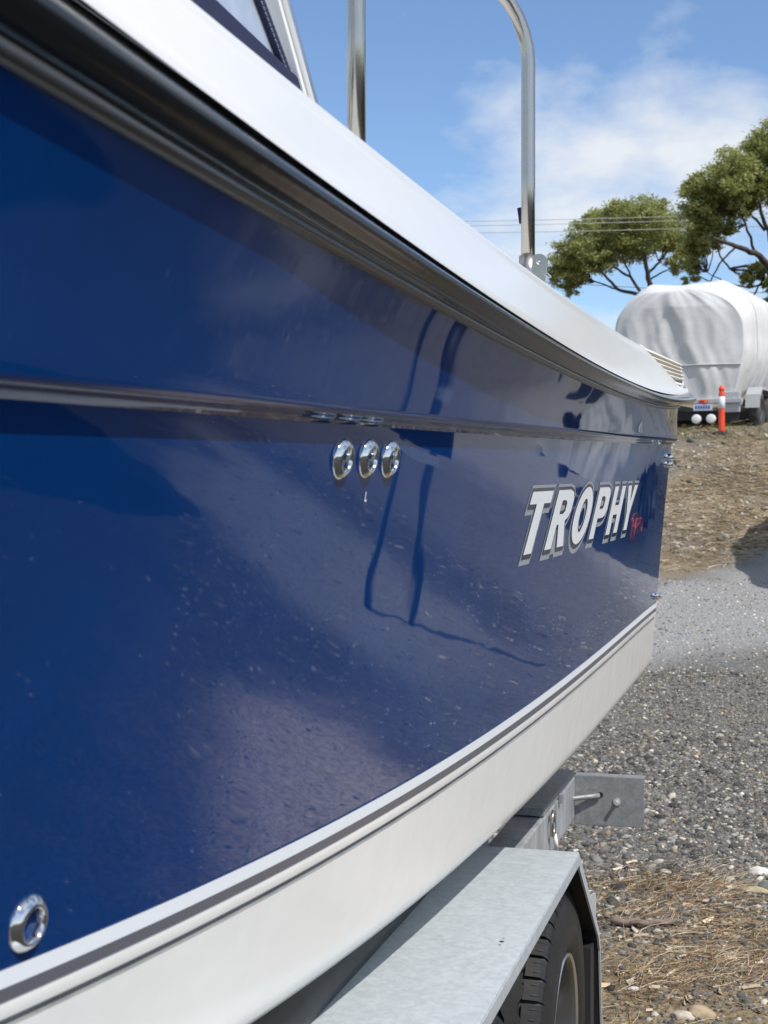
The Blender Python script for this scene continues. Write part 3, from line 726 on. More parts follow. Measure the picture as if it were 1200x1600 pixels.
# wheels
def lathe(b, prof, cx, cy, cz, n=64, mi=0, sgn=1):
    b.grid([[(cx + sgn*a, cy + r*math.cos(k*2*math.pi/n), cz + r*math.sin(k*2*math.pi/n)) for k in range(n)] for a, r in prof], mi, close=True)
def wheel(cy, sgn, detail):
    cx = -.532 if sgn > 0 else 2*XC+.532; cz, Ro = .333, .333; hw = .088
    b = MB()
    prof = [(-hw*.7, .185), (-hw, .215), (-hw*1.06, .255), (-hw*.98, .295), (-hw*.84, Ro-.012), (-hw*.55, Ro-.0085), (hw*.55, Ro-.0085), (hw*.84, Ro-.012), (hw*.94, .306), (hw*1.035, .280), (hw*1.075, .252), (hw*1.07, .2475), (hw*1.085, .245), (hw*1.06, .226), (hw*1.0, .205), (hw*.86, .186), (hw*.7, .182)]
    lathe(b, prof, cx, cy, cz, 96, 0, sgn)
    ty = b.build('tyre', M['rubber'], tr, smooth=True); sub_of(ty)
    # tread: shoulder lugs and zig-zag ribs
    b = MB(); NL = 44
    for sd in (-1, 1):
        for k in range(NL):
            a0 = k*2*math.pi/NL; w = 2*math.pi/NL
            st = [a0, a0+w*.40, a0+w*.82]
            rows = []
            for a in st:
                rows.append([(cx+sd*sgn*x, cy+r*math.cos(a), cz+r*math.sin(a)) for x, r in ((hw*.46+.004*math.sin(k*math.pi), Ro-.010), (hw*.47, Ro), (hw*.80, Ro-.003), (hw*.90, Ro-.012), (hw*.955, Ro-.030), (hw*.94, Ro-.034))])
            b.grid(rows)
            for rr_ in (rows[0], rows[-1]): b.add(rr_, [tuple(range(len(rr_)))])
            for fr in (.17, .60):
                am = a0+w*fr; rr2 = []
                for dA in (-.0035, .0035): rr2.append([(cx+sd*sgn*x, cy+r*math.cos(am+dA), cz+r*math.sin(am+dA)) for x, r in ((hw*.66, Ro+.0002), (hw*.80, Ro-.0022), (hw*.90, Ro-.0112), (hw*.945, Ro-.022))])
                b.grid(rr2, 1)
    NZ = 132
    for x0, ph in ((-.022, 0), (.022, 1)):
        rows = []
        for k in range(NZ+1):
            a = k*2*math.pi/NZ; z_ = .0045*(1 if (k//2+ph) % 2 else -1)
            rows.append([(cx+sgn*x, cy+r*math.cos(a), cz+r*math.sin(a)) for x, r in ((x0-.0165+z_, Ro-.010), (x0-.0165+z_, Ro+.0008), (x0+.0165+z_, Ro+.0008), (x0+.0165+z_, Ro-.010))])
        b.grid(rows)
    b.build('tread', [M['rubber'], M['black']], ty)
    b = MB()
    lathe(b, [(hw*.70, .186), (hw*.92, .190), (hw*.96, .186), (hw*.94, .180), (hw*.80, .176), (hw*.45, .172), (hw*-.25, .165), (hw*-.38, .152), (hw*-.2, .125), (hw*.12, .100), (hw*.18, .080), (hw*.12, .060), (hw*.12, .035)], cx, cy, cz, 64, 0, sgn)
    rm = b.build('rim', M['rim'], tr, smooth=True); sub_of(rm)
    b = MB(); lathe(b, [(hw*.90, .189), (hw*.985, .1895), (hw*1.0, .186), (hw*.985, .1825), (hw*.90, .181)], cx, cy, cz, 64, 0, sgn); b.build('rim_flange', M['alu'], rm, smooth=True)
    b = MB(); lathe(b, [(hw*.10, .036), (hw*.55, .034), (hw*.65, .028), (hw*.68, .001)], cx, cy, cz, 24, 0, sgn); b.build('hub_cap', M['galv'], rm, smooth=True)
    for k in range(5):
        a = k*2*math.pi/5+.4; b = MB(); p = Vector((cx+sgn*hw*.15, cy+.068*math.cos(a), cz+.068*math.sin(a)))
        b.tube([p, p+Vector((sgn*.014, 0, 0))], .009, 6); b.build('wheel_nut', M['steel'], rm)
    for k in range(8):
        a = k*2*math.pi/8+.2; b = MB(); p = Vector((cx+sgn*hw*-.27, cy+.138*math.cos(a), cz+.138*math.sin(a)))
        b.tube([p, p+Vector((sgn*.002, 0, 0))], .013, 10); b.build('rim_hole', M['black'], rm)
wheel(3.05, 1, True); wheel(2.23, 1, False); wheel(3.05, -1, False); wheel(2.23, -1, False)

# ---------------------------------------------------------------- covered boat on its trailer, up on the bank
CB = at(1078, 640, 25.5); hx, hy = CB.x, CB.y; HZ = float(gz(hx, hy)); HD = R(-13)
def loc(p): return MC @ Vector(p)
def cover(par, m, shift, wide, seed):
    b = MB(); rows = []
    ts = [0, .03, .08, .15, .24] + list(np.linspace(.36, 6.6, 80)); nphi = 150
    for t in ts:
        rnd = math.sqrt(max(0, 1-(max(0, .35-t)/.35)**2))*.07 + .93
        w = wide*(1 - max(0, (t-2.6)/4.2)**2.0)*rnd
        top = .78 + np.interp(t, [0, .12, .35, .9, 1.6, 2.6, 3.2, 4.2, 6.6], [1.62, 1.70, 1.76, 1.84, 1.92, 1.88, 1.66, 1.15, .85])
        bot = np.interp(t, [0, 1.0, 4, 6.6], [.60, .66, .85, 1.05])
        row = []
        for k in range(nphi):
            s = -1 + 2*k/(nphi-1); a = abs(s)
            zm = lerp(bot, top, .52)
            if a < .55:
                th = a/.55*math.pi/2; x = w*math.sin(th)**.80; z = zm + (top-zm)*max(0, math.cos(th))**.62
            else:
                q = (a-.55)/.45; x = w*(1+.03*math.sin(q*math.pi)-.22*q**2.2); z = lerp(zm, bot, q)
            x = math.copysign(x, s); q = max(0, (a-.35)/.65)
            n1 = mnoise.noise((s*2.2+3+seed, t*1.5, 1.0)); n2 = mnoise.noise((t*1.7+s*.5, s*.25, 5.0+seed)); n3 = mnoise.noise((t*4.0 - s*1.6, s*.5+t*.2, 9.0+seed)); n4 = mnoise.noise((t*8 + s*2, s*.8, 4.0+seed))
            fold = (.5-abs(n2)*1.8)*.11*q + (.5-abs(n3)*1.8)*.07*(q+.15) + (.5-abs(n4)*1.8)*.035*q + n1*.06
            sl = 1 + fold/max(.4, w)
            hem = .08*mnoise.noise((t*1.3+8, s*2, 2.0))*q**4 - .16*q**6*max(0, math.sin(t*2.6+1.0))
            pk = 0
            for px_, pt_, ph_ in ((-.62, .28, .17), (.55, .9, .13), (-.3, 1.7, .10), (.2, .15, .08)):
                dd = math.hypot(x/max(.3, wide)*1.29-px_, (t-pt_)*.8); pk += ph_*max(0, 1-dd/.75)**1.6
            row.append(loc((x*sl+shift, t + .05*n1, z + pk*(1-q) + fold*.35*(1-q) + hem)))
        rows.append(row)
    b.grid(rows)
    r0 = rows[0]; n = len(r0); fr = []; R3 = MC.to_3x3()
    for i in range(n//2, n):                         # stern panel: from the ridge down, side to side
        pl_, pr_ = r0[n-1-i], r0[i]; rr_ = []; v_ = (i-n//2)/(n//2)
        for k in range(46):
            u_ = k/45; e = 4*u_*(1-u_); e2 = min(1, e*3)
            f_ = (.5-abs(mnoise.noise((u_*2.0-v_*1.0, v_*.5, 3.3+seed)))*1.8)*.05 + (.5-abs(mnoise.noise((u_*5+v_*2.0, v_*.8-u_, 6.6+seed)))*1.8)*.045 + (.5-abs(mnoise.noise((u_*9-v_*4.0, v_*1.2, 2.6+seed)))*1.8)*.025
            rr_.append(pl_.lerp(pr_, u_) + R3 @ Vector((0, -(.10*e+f_)*e2*min(1, v_*3), 0)))
        fr.append(rr_)
    b.grid(fr)
    o = b.build('cover', m, par, smooth=True)
    for ti in (9, 22):                               # sewn seams over the cover
        b = MB(); b.tube([p_ for p_ in rows[ti]], .010, 5); b.build('seam', M['seam'], par, smooth=True)
    b = MB(); b.tube([p_+(R3 @ Vector((0, -.012, 0))) for p_ in fr[len(fr)*3//4]], .014, 5); b.build('strap', M['seam'], par, smooth=True)
    return o
cbt = root('covered_boat', (hx, hy, HZ), HD)
tag(cbt, 'boat under a tight pale grey fabric cover behind the orange and white bollard', 'boat')
MC = Matrix.Translation((hx, hy, HZ)) @ Matrix.Rotation(HD, 4, 'Z')
cover(cbt, M['cover'], -.22, 1.22, 0)
def lbox(name, a, c, m, par, bev=.0):
    b = MB(); b.box(a, c, mat=MC); return b.build(name, m, par, bevel=bev)
ct = root('small_trailer', (hx, hy, HZ), HD)
tag(ct, 'grey tandem trailer with rear light and number plate under the covered boat', 'trailer')
lbox('rear_beam', (-.95, -.12, .42), (.95, -.02, .50), M['trailer_grey'], ct, .01)
for s in (-1, 1): lbox('side_beam', (s*.75-.05, -.1, .42), (s*.75+.05, 6.2, .52), M['trailer_grey'], ct)
lp = lbox('number_plate', (.10, -.135, .30), (.44, -.128, .41), M['plate'], ct); ORIGIN[lp.name] = ORIGIN[ct.name]
for k in range(6): lbox('plate_mark', (.135+k*.046, -.1375, .325), (.165+k*.046, -.1355, .385), M['plate_ink'], lp)
tl = lbox('tail_light', (.20, -.14, .42), (.36, -.10, .485), M['red_lens'], ct, .008); ORIGIN[tl.name] = ORIGIN[ct.name]
lbox('amber_lens', (.30, -.146, .43), (.352, -.141, .475), M['amber_lens'], tl)
lbox('tail_light', (-.6, -.14, .40), (-.44, -.10, .465), M['red_lens'], ct, .008)
for y0, y1, x in ((.45, 1.85, 1.0),):
    for s in (-1, 1):
        b = MB(); path = [(y0, .36), (y0+.05, .60), (y0+.22, .74), (y1-.22, .74), (y1-.05, .60), (y1, .36)]
        x0, x1 = (.86, 1.12) if s > 0 else (-1.12, -.86)
        b.grid([[loc((xx, y, z)) for y, z in path] for xx in (x0, x1)]); b.grid([[loc((x1 if s > 0 else x0, y, z)) for y, z in path], [loc((x1 if s > 0 else x0, y, z-.05)) for y, z in path]])
        b.build('fender', M['trailer_grey'], ct)
lbox('fender_end', (.62, -.06, .26), (.90, .0, .62), M['trailer_grey'], ct, .015)
lbox('mud_flap', (.64, -.03, .10), (.88, -.015, .26), M['black'], ct)
def far_wheel(cy, s, par, x=.99, r=.31):
    b = MB(); pr = [(-.085, .19), (-.095, .24), (-.08, .29), (-.05, r), (.05, r), (.08, .29), (.095, .24), (.085, .19), (.06, .18)]
    b.grid([[loc((s*(x+a), cy+q*math.cos(k*math.pi/16), .31+q*math.sin(k*math.pi/16))) for k in range(32)] for a, q in pr], close=True)
    w = b.build('wheel', M['tyre_far'], par, smooth=True); ORIGIN[w.name] = ORIGIN[par.name]
    b = MB(); b.grid([[loc((s*(x+a), cy+q*math.cos(k*math.pi/12), .31+q*math.sin(k*math.pi/12))) for k in range(24)] for a, q in ((.07, .195), (.078, .185), (.05, .16), (.02, .13), (.045, .08), (.06, .05), (.062, .002))], close=True)
    b.build('rim', M['rim'], w, smooth=True)
for cy in (.78, 1.50):
    for s in (-1, 1): far_wheel(cy, s, ct)
far_wheel(2.5, 1, ct, 1.02)
for x in (.16, .42):                                  # small white rollers under the plate
    b = MB(); b.grid([[loc((x+a_*math.cos(k*math.pi/12), -.16+d, .15+a_*math.sin(k*math.pi/12))) for k in range(24)] for a_, d in ((.001, -.024), (.070, -.024), (.078, -.020), (.080, -.01), (.080, .06), (.001, .065))], close=True)
    b.build('roller', M['white_paint'], ct, smooth=True)
lbox('skid', (-.9, .1, .14), (.5, .5, .30), M['black'], ct, .01)

# bollard
bp_ = at(1127.5, 668, 24.2); bz = float(gz(bp_.x, bp_.y))
bo = root('traffic_bollard', (bp_.x, bp_.y, bz)); tag(bo, 'slim orange bollard with one white reflective band before the covered boat', 'bollard')
H_ = (at(1127.5, 594, 24.2)-at(1127.5, 670, 24.2)).z; rb = .053
def ring_part(name, prof, m):
    b = MB(); b.grid([[(bp_.x+q*math.cos(k*math.pi/12), bp_.y+q*math.sin(k*math.pi/12), bz+z) for k in range(24)] for q, z in prof], close=True)
    return b.build(name, m, bo, smooth=True)
ring_part('post', [(.0, 0), (rb+.002, -.02), (rb, .02), (rb, H_*.80), (rb*.97, H_*.83), (rb*.84, H_*.86), (rb*.84, H_*.90), (rb*.93, H_*.91), (rb*.93, H_*.945), (rb*.7, H_*.955), (rb*.62, H_*.985), (rb*.4, H_), (.001, H_)], M['orange'])
ring_part('reflective_band', [(rb, H_*.525), (rb+.003, H_*.527), (rb+.003, H_*.765), (rb, H_*.767)], M['reflective'])
ring_part('base', [(.16, -.02), (.16, .015), (.10, .035), (rb, .05)], mat('black_rubber', (.02, .02, .02), .7))

# a second trailer parked at the right edge
p = at(1205, 655, 30); tz = float(gz(p.x, p.y)); MC2 = MC
MC = Matrix.Translation((p.x, p.y, tz)) @ Matrix.Rotation(R(-62), 4, 'Z')
t2 = root('flat_trailer', (p.x, p.y, tz), R(-62)); tag(t2, 'low silver trailer with dark tyres partly hidden at right edge', 'trailer')
lbox('side_beam', (-.9, -.1, .42), (-.8, 4.5, .54), M['galv'], t2); lbox('side_beam', (.8, -.1, .42), (.9, 4.5, .54), M['galv'], t2)
for y in (0, 1.5, 3, 4.4): lbox('cross_beam', (-.8, y, .43), (.8, y+.07, .52), M['galv'], t2)
lbox('side_board', (.905, -.1, .16), (.915, 4.5, .34), M['trailer_grey'], t2)
for cy in (1.9, 2.6):
    for s in (-1, 1): far_wheel(cy, s, t2)
MC = Matrix.Translation((p.x, p.y, tz)) @ Matrix.Rotation(R(-62), 4, 'Z')
# a plain white hull resting on it
b = MB(); rows = []
for i in range(22):
    t = i/21; y = -.6+t*6; w = 1.1*(1-max(0, t-.45)**2*3.0); rows.append([loc((w*xx, y, zz3+.25*t*t*(zz3 > .8))) for xx, zz3 in ((0, .55), (.55, .66), (.86, .82), (.97, 1.25), (1.0, 1.55), (.94, 1.6))][::-1] + [loc((-w*xx, y, zz3+.25*t*t*(zz3 > .8))) for xx, zz3 in ((.55, .66), (.86, .82), (.97, 1.25), (1.0, 1.55), (.94, 1.6))])
b.grid(rows); n = len(rows[0]); b.add(rows[0], [tuple(range(n))])
b.add([r[0] for r in rows]+[r[-1] for r in rows], [(i, i+1, 22+i+1, 22+i) for i in range(21)])
hb2 = root('white_boat', (p.x, p.y, tz+.5), R(-62)); tag(hb2, 'plain white boat hull on the low silver trailer at right edge', 'boat')
b.build('hull', M['white'], hb2, smooth=False)
MC = MC2

# an unseen covered boat, added to darken the glossy side's reflection and shade the yard
dk = root('covered_boat', (6.2, 7.0, 0), math.pi); tag(dk, 'added unseen boat under a slate blue cover that darkens the hull reflection', 'boat')
MC = Matrix.Translation((6.2, 7.0, 0)) @ Matrix.Rotation(math.pi, 4, 'Z')
cover(dk, mat('slate_blue_cover', (.05, .07, .13), .8, bump=.006, bscale=9), 0, 1.3, 20)
dt = root('small_trailer', (6.2, 7.0, 0), math.pi); tag(dt, 'galvanised trailer under the added slate blue covered boat out of view', 'trailer')
for s_ in (-1, 1): lbox('side_beam', (s_*.75-.05, -.1, .42), (s_*.75+.05, 6.2, .52), M['galv'], dt)
for y in (.2, 2.5, 5): lbox('cross_beam', (-.7, y, .43), (.7, y+.07, .51), M['galv'], dt)
for cy in (2.2, 2.9):
    for s_ in (-1, 1): far_wheel(cy, s_, dt)
MC = MC2
# unseen pale covered boat, added to shadow the road and show in the glossy side
wy = 14.3; wz = float(gz0(np.array(wy)))+.12; SLP = math.atan(.13)
for nm_, lab_, cat_ in (('covered_boat', 'added unseen boat under a pale cover that shadows the road', 'boat'), ('small_trailer', 'trailer under the added pale covered boat just right of the frame', 'trailer')):
    o_ = root(nm_, (2.3, wy, wz), 0); o_.rotation_euler = (SLP, 0, R(6)); tag(o_, lab_, cat_)
    MC = Matrix.Translation((2.3, wy, wz)) @ Matrix.Rotation(R(6), 4, 'Z') @ Matrix.Rotation(SLP, 4, 'X'); ORIGIN[o_.name] = MC.inverted()
    if cat_ == 'boat': cover(o_, M['cover'], 0, 1.28, 40)
    else:
        for s_ in (-1, 1): lbox('side_beam', (s_*.75-.05, -.1, .42), (s_*.75+.05, 6.2, .52), M['galv'], o_)
        for y in (.2, 2.5, 5): lbox('cross_beam', (-.7, y, .43), (.7, y+.07, .51), M['galv'], o_)
        for cy in (1.8, 2.5):
            for s_ in (-1, 1): far_wheel(cy, s_, o_)
MC = MC2
# unseen frame on two legs, added for the dark figure reflected in the boat's side
sgp = Vector((2.45, 8.6, 0)); sz = float(gz(sgp.x, sgp.y)); sg = root('figure_stand_in', (sgp.x, sgp.y, sz)); tag(sg, 'added dark two-legged stand-in for the figure reflected in the boat side', 'sign')
MC = Matrix.Translation((sgp.x, sgp.y, sz)) @ Matrix.Rotation(R(-30), 4, 'Z')
for s in (-1, 1):
    b = MB(); b.tube([loc((s*.17, 0, -.05)), loc((s*.15, 0, .98))], .032, 10); b.build('leg', M['black'], sg, smooth=True)
lbox('board', (-.27, -.03, .98), (.27, .03, 1.62), mat('dark_blue_board', (.01, .02, .08), .5), sg, .01)
lbox('bar', (-.2, -.04, .90), (.2, .04, .96), M['white_paint'], sg)
MC = MC2

# ---------------------------------------------------------------- trees
def leaf_mesh(name, pads, density, size, base_cols):
    cs = []; ns = []
    for (c, r) in pads:
        c = np.array(c); r = np.array(r); vol = r[0]*r[1]*r[2]; n = int(density*(r[0]*r[1]*r[2])**(2/3))
        # clumps inside the pad, leaves inside the clumps
        k = max(7, n//75); d = rng.normal(size=(k, 3)); d /= np.linalg.norm(d, axis=1)[:, None]
        cc = c + d*r*(rng.random((k, 1))**.5)*1.16; w = rng.integers(0, k, n); csz = .15*r.mean()
        q = rng.normal(size=(n, 3))*csz*np.array([1.15, 1.15, .75])*.85
        p = cc[w]+q; cs.append(p); ns.append((rng.random((k, 1))*.6+.4)[w])
    P = np.concatenate(cs); sh = np.concatenate(ns); n = len(P)
    a = rng.normal(size=(n, 3)); a[:, 2] = a[:, 2]*.6 + .25; a /= np.linalg.norm(a, axis=1)[:, None]
    b_ = np.cross(a, rng.normal(size=(n, 3))); b_ /= np.linalg.norm(b_, axis=1)[:, None]
    L_ = size*(.6+.8*rng.random((n, 1))); w_ = L_*.30
    co = np.stack([P-a*L_*.5, P+b_*w_*.5, P+a*L_*.5, P-b_*w_*.5], 1).reshape(-1, 3)
    f_ = np.arange(n*4).reshape(n, 4); me = np_mesh(name, co, f_)
    c1, c2 = np.array(base_cols[0]), np.array(base_cols[1]); t = rng.random((n, 1))*.6+.4*sh
    set_tint(me, np.repeat(c1+(c2-c1)*t, 4, axis=0)); return me
def make_tree(name, label, base, limbs, pads, density, size, cols, group=None, cat='tree'):
    o = root(name, base); tag(o, label, cat, group); inv = ORIGIN[o.name]
    b = MB()
    for pts, r0, r1 in limbs:
        P3 = [Vector(p) for p in pts]; Q = []
        for i in range(len(P3)-1):
            for k in range(4):
                t = k/4; q = P3[i].lerp(P3[i+1], t); L_ = (P3[i+1]-P3[i]).length
                if k: q += Vector((random.uniform(-1, 1), random.uniform(-1, 1), random.uniform(-1, 1)))*L_*.035
                Q.append(q)
        Q.append(P3[-1]); m = len(Q); b.tube(Q, [lerp(r0, r1, i/(m-1))*.68 for i in range(m)], 8)
    b.build('trunk', M['bark'], o, smooth=True)
    off = np.array(base); me = leaf_mesh('crown', [((np.array(c)-off), r) for c, r in pads], density, size, cols)
    link_mesh('crown', me, M['leaf'], o); return o
def px_tree(name, label, D, base_px, pads_px, limbs_px, group):
    s = D/FPX; bb = at(base_px[0], base_px[1], D); bb.z = float(gz0(np.array(bb.y))); pads = []
    for u, v, ru, rv in pads_px:
        c = at(u, v, D+random.uniform(-1, 1)*ru*s*1.2); pads.append((tuple(c), (ru*s, ru*s*1.25, rv*s)))
    limbs = []
    for pts, r0, r1 in limbs_px:
        k = random.uniform(-.9, .9); P = [at(u, v, D+k*i*.7) if not (u == base_px[0] and v == base_px[1]) else bb-Vector((0, 0, .2)) for i, (u, v) in enumerate(pts)]
        limbs.append((P, r0, r1))
    # fine twigs that carry the pads from the limb ends
    ends = [l[0][-1] for l in limbs] + [l[0][len(l[0])//2] for l in limbs]
    for c, r in pads:
        e = min(ends, key=lambda q: (q-Vector(c)).length); cv = Vector(c)
        for k in range(4):
            tip = cv + Vector((random.uniform(-.7, .7)*r[0], random.uniform(-.7, .7)*r[1], random.uniform(-.4, .6)*r[2]))
            mid = e.lerp(tip, .5) + Vector((random.uniform(-.2, .2), random.uniform(-.2, .2), -.15*random.random()))*r[0]
            limbs.append(([e, mid, tip], .035, .012))
    return make_tree(name, label, tuple(bb), limbs, pads, 9000, .14, ((.15, .175, .05), (.44, .46, .16)), group)
px_tree('coastal_tree', 'round olive green tree with bare lower limbs left of the taller tree', 54, (1016, 520),
  [(885, 412, 26, 36), (912, 382, 33, 34), (955, 355, 40, 30), (1005, 343, 42, 28), (1045, 368, 30, 36), (985, 380, 46, 26), (935, 405, 30, 24), (893, 442, 17, 18), (1062, 400, 20, 26), (925, 352, 20, 14), (975, 328, 24, 14), (1025, 322, 18, 12), (870, 430, 12, 18), (905, 425, 22, 20)],
  [([(1016, 520), (1018, 462), (1012, 425), (1005, 395)], .20, .09), ([(1018, 470), (990, 458), (965, 452), (945, 430), (925, 408)], .12, .05), ([(1000, 455), (985, 432), (960, 418), (935, 400)], .09, .04),
   ([(1012, 430), (1030, 410), (1045, 385)], .08, .04), ([(990, 440), (975, 410), (970, 385)], .06, .03), ([(1012, 440), (1030, 428), (1055, 415)], .06, .03), ([(965, 452), (930, 440), (900, 438)], .05, .025), ([(1005, 400), (1000, 370), (1005, 345)], .08, .03)], 'trees behind the covered boat')
px_tree('coastal_tree', 'taller olive green tree with tangled bare limbs at right edge', 46, (1232, 560),
  [(1088, 308, 24, 32), (1098, 345, 34, 34), (1120, 292, 36, 32), (1150, 265, 38, 32), (1188, 245, 36, 32), (1182, 288, 40, 28), (1130, 325, 42, 28), (1086, 388, 20, 28), (1080, 425, 13, 20), (1225, 228, 44, 42), (1245, 285, 48, 40), (1175, 435, 18, 12), (1192, 420, 22, 16), (1100, 372, 28, 22), (1135, 362, 20, 12), (1290, 265, 54, 50), (1270, 330, 50, 40), (1215, 440, 22, 18), (1160, 300, 30, 26), (1205, 300, 20, 20)],
  [([(1232, 560), (1222, 470), (1205, 420), (1180, 395), (1150, 385), (1115, 372)], .24, .07), ([(1222, 470), (1215, 400), (1195, 350), (1185, 310)], .16, .06), ([(1205, 420), (1165, 415), (1140, 420), (1125, 400), (1118, 370)], .07, .03),
   ([(1222, 460), (1250, 390), (1260, 320)], .16, .06), ([(1215, 400), (1205, 330), (1215, 260)], .12, .05), ([(1180, 395), (1165, 350), (1150, 310)], .07, .03), ([(1150, 385), (1130, 405), (1110, 440), (1090, 430)], .05, .025), ([(1195, 360), (1170, 330), (1140, 335)], .07, .03), ([(1200, 440), (1170, 450), (1130, 440), (1105, 425)], .05, .02), ([(1195, 430), (1175, 465), (1150, 470), (1140, 480)], .05, .02)], 'trees behind the covered boat')
def free_tree(label, x, y, h, rr_, seed, group, name='coastal_tree'):
    random.seed(seed); z = float(gz0(np.array(float(y)))); base = (x, y, z); pads = []; limbs = [([(x, y, z-.2), (x+.2, y, z+h*.3), (x, y+.2, z+h*.55)], .25, .14)]
    for k in range(16):
        a = k*2.4; q = rr_*math.sqrt((k+.5)/16); c = (x+q*math.cos(a), y+q*math.sin(a), z+h*(.80-.22*(q/rr_)**2)+random.uniform(-.4, .4)); pads.append((c, (rr_*.34, rr_*.34, h*.11)))
        limbs.append(([(x, y+.1, z+h*random.uniform(.35, .55)), (lerp(x, c[0], .55), lerp(y, c[1], .55), z+h*.58), c], .09, .03))
    return make_tree(name, label, base, limbs, pads, 2600, .30, ((.08, .095, .028), (.22, .24, .08)), group)
free_tree('broad olive green tree well right of the covered boat', 7.0, 44, 10, 4.6, 3, 'trees along the bank beyond the frame')
free_tree('spreading olive tree farther right above the bank', 18, 46, 9, 5, 4, 'trees along the bank beyond the frame')
free_tree('wide olive tree at the far right of the yard', 30, 36, 9, 5, 5, 'trees along the bank beyond the frame')
# bright shrub behind the covered boat's bow
sp_ = at(1188, 490, 42); sb_z = float(gz0(np.array(sp_.y)))
random.seed(9)
make_tree('shrub', 'bright green shrub at right edge behind the covered boat', (sp_.x+.5, sp_.y, sb_z), [([(sp_.x+.5, sp_.y, sb_z-.1), (sp_.x+.45, sp_.y, sb_z+2.5)], .10, .05)] ,
  [((sp_.x+dx_, sp_.y+dy_, sp_.z+dz_), (.5, .5, .35)) for dx_, dy_, dz_ in ((0, 0, 0), (.5, .2, .1), (.9, -.2, .15), (.4, 0, -.5), (.9, .1, -.6), (.5, .3, -1.2), (1.0, 0, -1.3), (.2, .1, -1.0), (.6, 0, -1.9))], 6500, .12, ((.09, .16, .012), (.20, .30, .03)), cat='shrub')

# ---------------------------------------------------------------- overhead wires
for lab, pa, pb, D0, D1, m in (('topmost pale overhead wire crossing the sky above the trees', (700, 349), (1420, 326), 50, 49, 'wire'), ('middle pale overhead wire crossing the round tree', (700, 356), (1420, 333), 50, 49, 'wire'),
        ('lowest pale overhead wire crossing the round tree', (700, 367), (1420, 347), 50, 49, 'wire'), ('dark low wire passing just above the covered boat', (1000, 452), (1420, 463), 58, 58, 'dark_wire')):
    a, c = at(*pa, D0), at(*pb, D1); pts = []
    d = (c-a); a = a-d*.6; d = d*2.2
    for k in range(25): t = k/24; pts.append(a+d*t+Vector((0, 0, -.35*4*t*(1-t))) + Vector((0, 0, .34)))
    b = MB(); b.tube(pts, .011, 6); o = b.build('power_line', M[m], None, smooth=True); tag(o, lab, 'wire', 'overhead wires')

# ---------------------------------------------------------------- loose ground cover
ICO = None
def ico(sub):
    bm = bmesh.new(); bmesh.ops.create_icosphere(bm, subdivisions=sub, radius=1); v = np.array([x.co[:] for x in bm.verts]); f_ = np.array([[q.index for q in p.verts] for p in bm.faces]); bm.free(); return v, f_
def stones(name, P, size, cols, label, sub=1, flat=.6):
    v, f_ = ico(sub); n = len(P); nv = len(v); vari = []
    for k in range(10):
        j = (v+rng.uniform(-.34, .34, (nv, 3)))*np.array([1, rng.uniform(.6, .95), rng.uniform(.4, .8)*flat/.6]); vari.append(j)
    vari = np.array(vari); w = rng.integers(0, 10, n); an = rng.random(n)*2*np.pi; c_, s_ = np.cos(an), np.sin(an); ti = rng.normal(size=n)*.25
    q = vari[w]*size[:, None, None]; x = q[..., 0]*c_[:, None]-q[..., 1]*s_[:, None]; y = q[..., 0]*s_[:, None]+q[..., 1]*c_[:, None]; z = q[..., 2]+x*ti[:, None]
    co = np.stack([x+P[:, 0:1], y+P[:, 1:2], z+P[:, 2:3]], -1).reshape(-1, 3)
    fa = (f_[None]+(np.arange(n)*nv)[:, None, None]).reshape(-1, 3); me = np_mesh(name, co, fa); set_tint(me, np.repeat(cols, nv, axis=0))
    o = link_mesh(name, me, M['stone']); tag(o, label, 'gravel', kind='stuff'); return o
def scatter(n, x0, x1, y0, y1, lift=0):
    x = rng.uniform(x0, x1, n); y = rng.uniform(y0, y1, n); return np.stack([x, y, gz(x, y)+lift], -1)
def stone_cols(n, pale=.07, brown=.1):
    g_ = rng.lognormal(math.log(.11), .55, n); c = np.stack([g_*1.04, g_*.99, g_*.90], -1); r = rng.random(n)
    k = r < pale; c[k] = np.array([.52, .48, .40])*rng.uniform(.6, 1.15, (k.sum(), 1)); k = (r > pale) & (r < pale+brown); c[k] = np.array([.27, .205, .13])*rng.uniform(.6, 1.2, (k.sum(), 1)); return c
# coarse gravel where the camera looks, thinner on the litter
P = scatter(110000, -1.7, .8, 3.4, 10.8)
keep = rng.random(len(P)) < np.clip(.3+(P[:, 1]-4.9+1.6*(_vn(P[:, 0], P[:, 1], 1.4, 31)-.5))*1.2, .3, 1)*np.clip(.35+_vn(P[:, 0], P[:, 1], 2.0, 5)*1.1, 0, 1); P = P[keep]
sz_ = rng.lognormal(math.log(.0064), .55, len(P))*np.where(P[:, 1] > 9, .8, 1); sz_ = np.minimum(sz_, .02); P[:, 2] -= sz_*.05
stones('gravel', P, sz_, stone_cols(len(P)), 'loose dark grey gravel with pale chips beside the boat trailer')
P = scatter(1700, -1.7, .8, 5.3, 9.0); sz_ = np.minimum(.034, rng.lognormal(math.log(.021), .4, len(P))); P[:, 2] -= sz_*.1
stones('broken_asphalt', P, sz_, stone_cols(len(P), .05, .03)*.8, 'lumps of broken dark asphalt among the gravel', 1, .5)
P = scatter(24000, .3, 8, 1.0, 11); P = P[rng.random(len(P)) < np.clip(np.hypot((P[:, 0]-.95)*.8, P[:, 1]-4.95-(P[:, 0]-.95)*.9)-.4, .12, 1)*np.where(P[:, 1]-1.4*P[:, 0] < 2.4, .06, .8)*np.where(np.abs(P[:, 1]-8.3-.12*P[:, 0]) < 1, .35, 1)]; sz_ = np.minimum(.017, rng.lognormal(math.log(.0085), .45, len(P))); P[:, 2] += sz_*.05
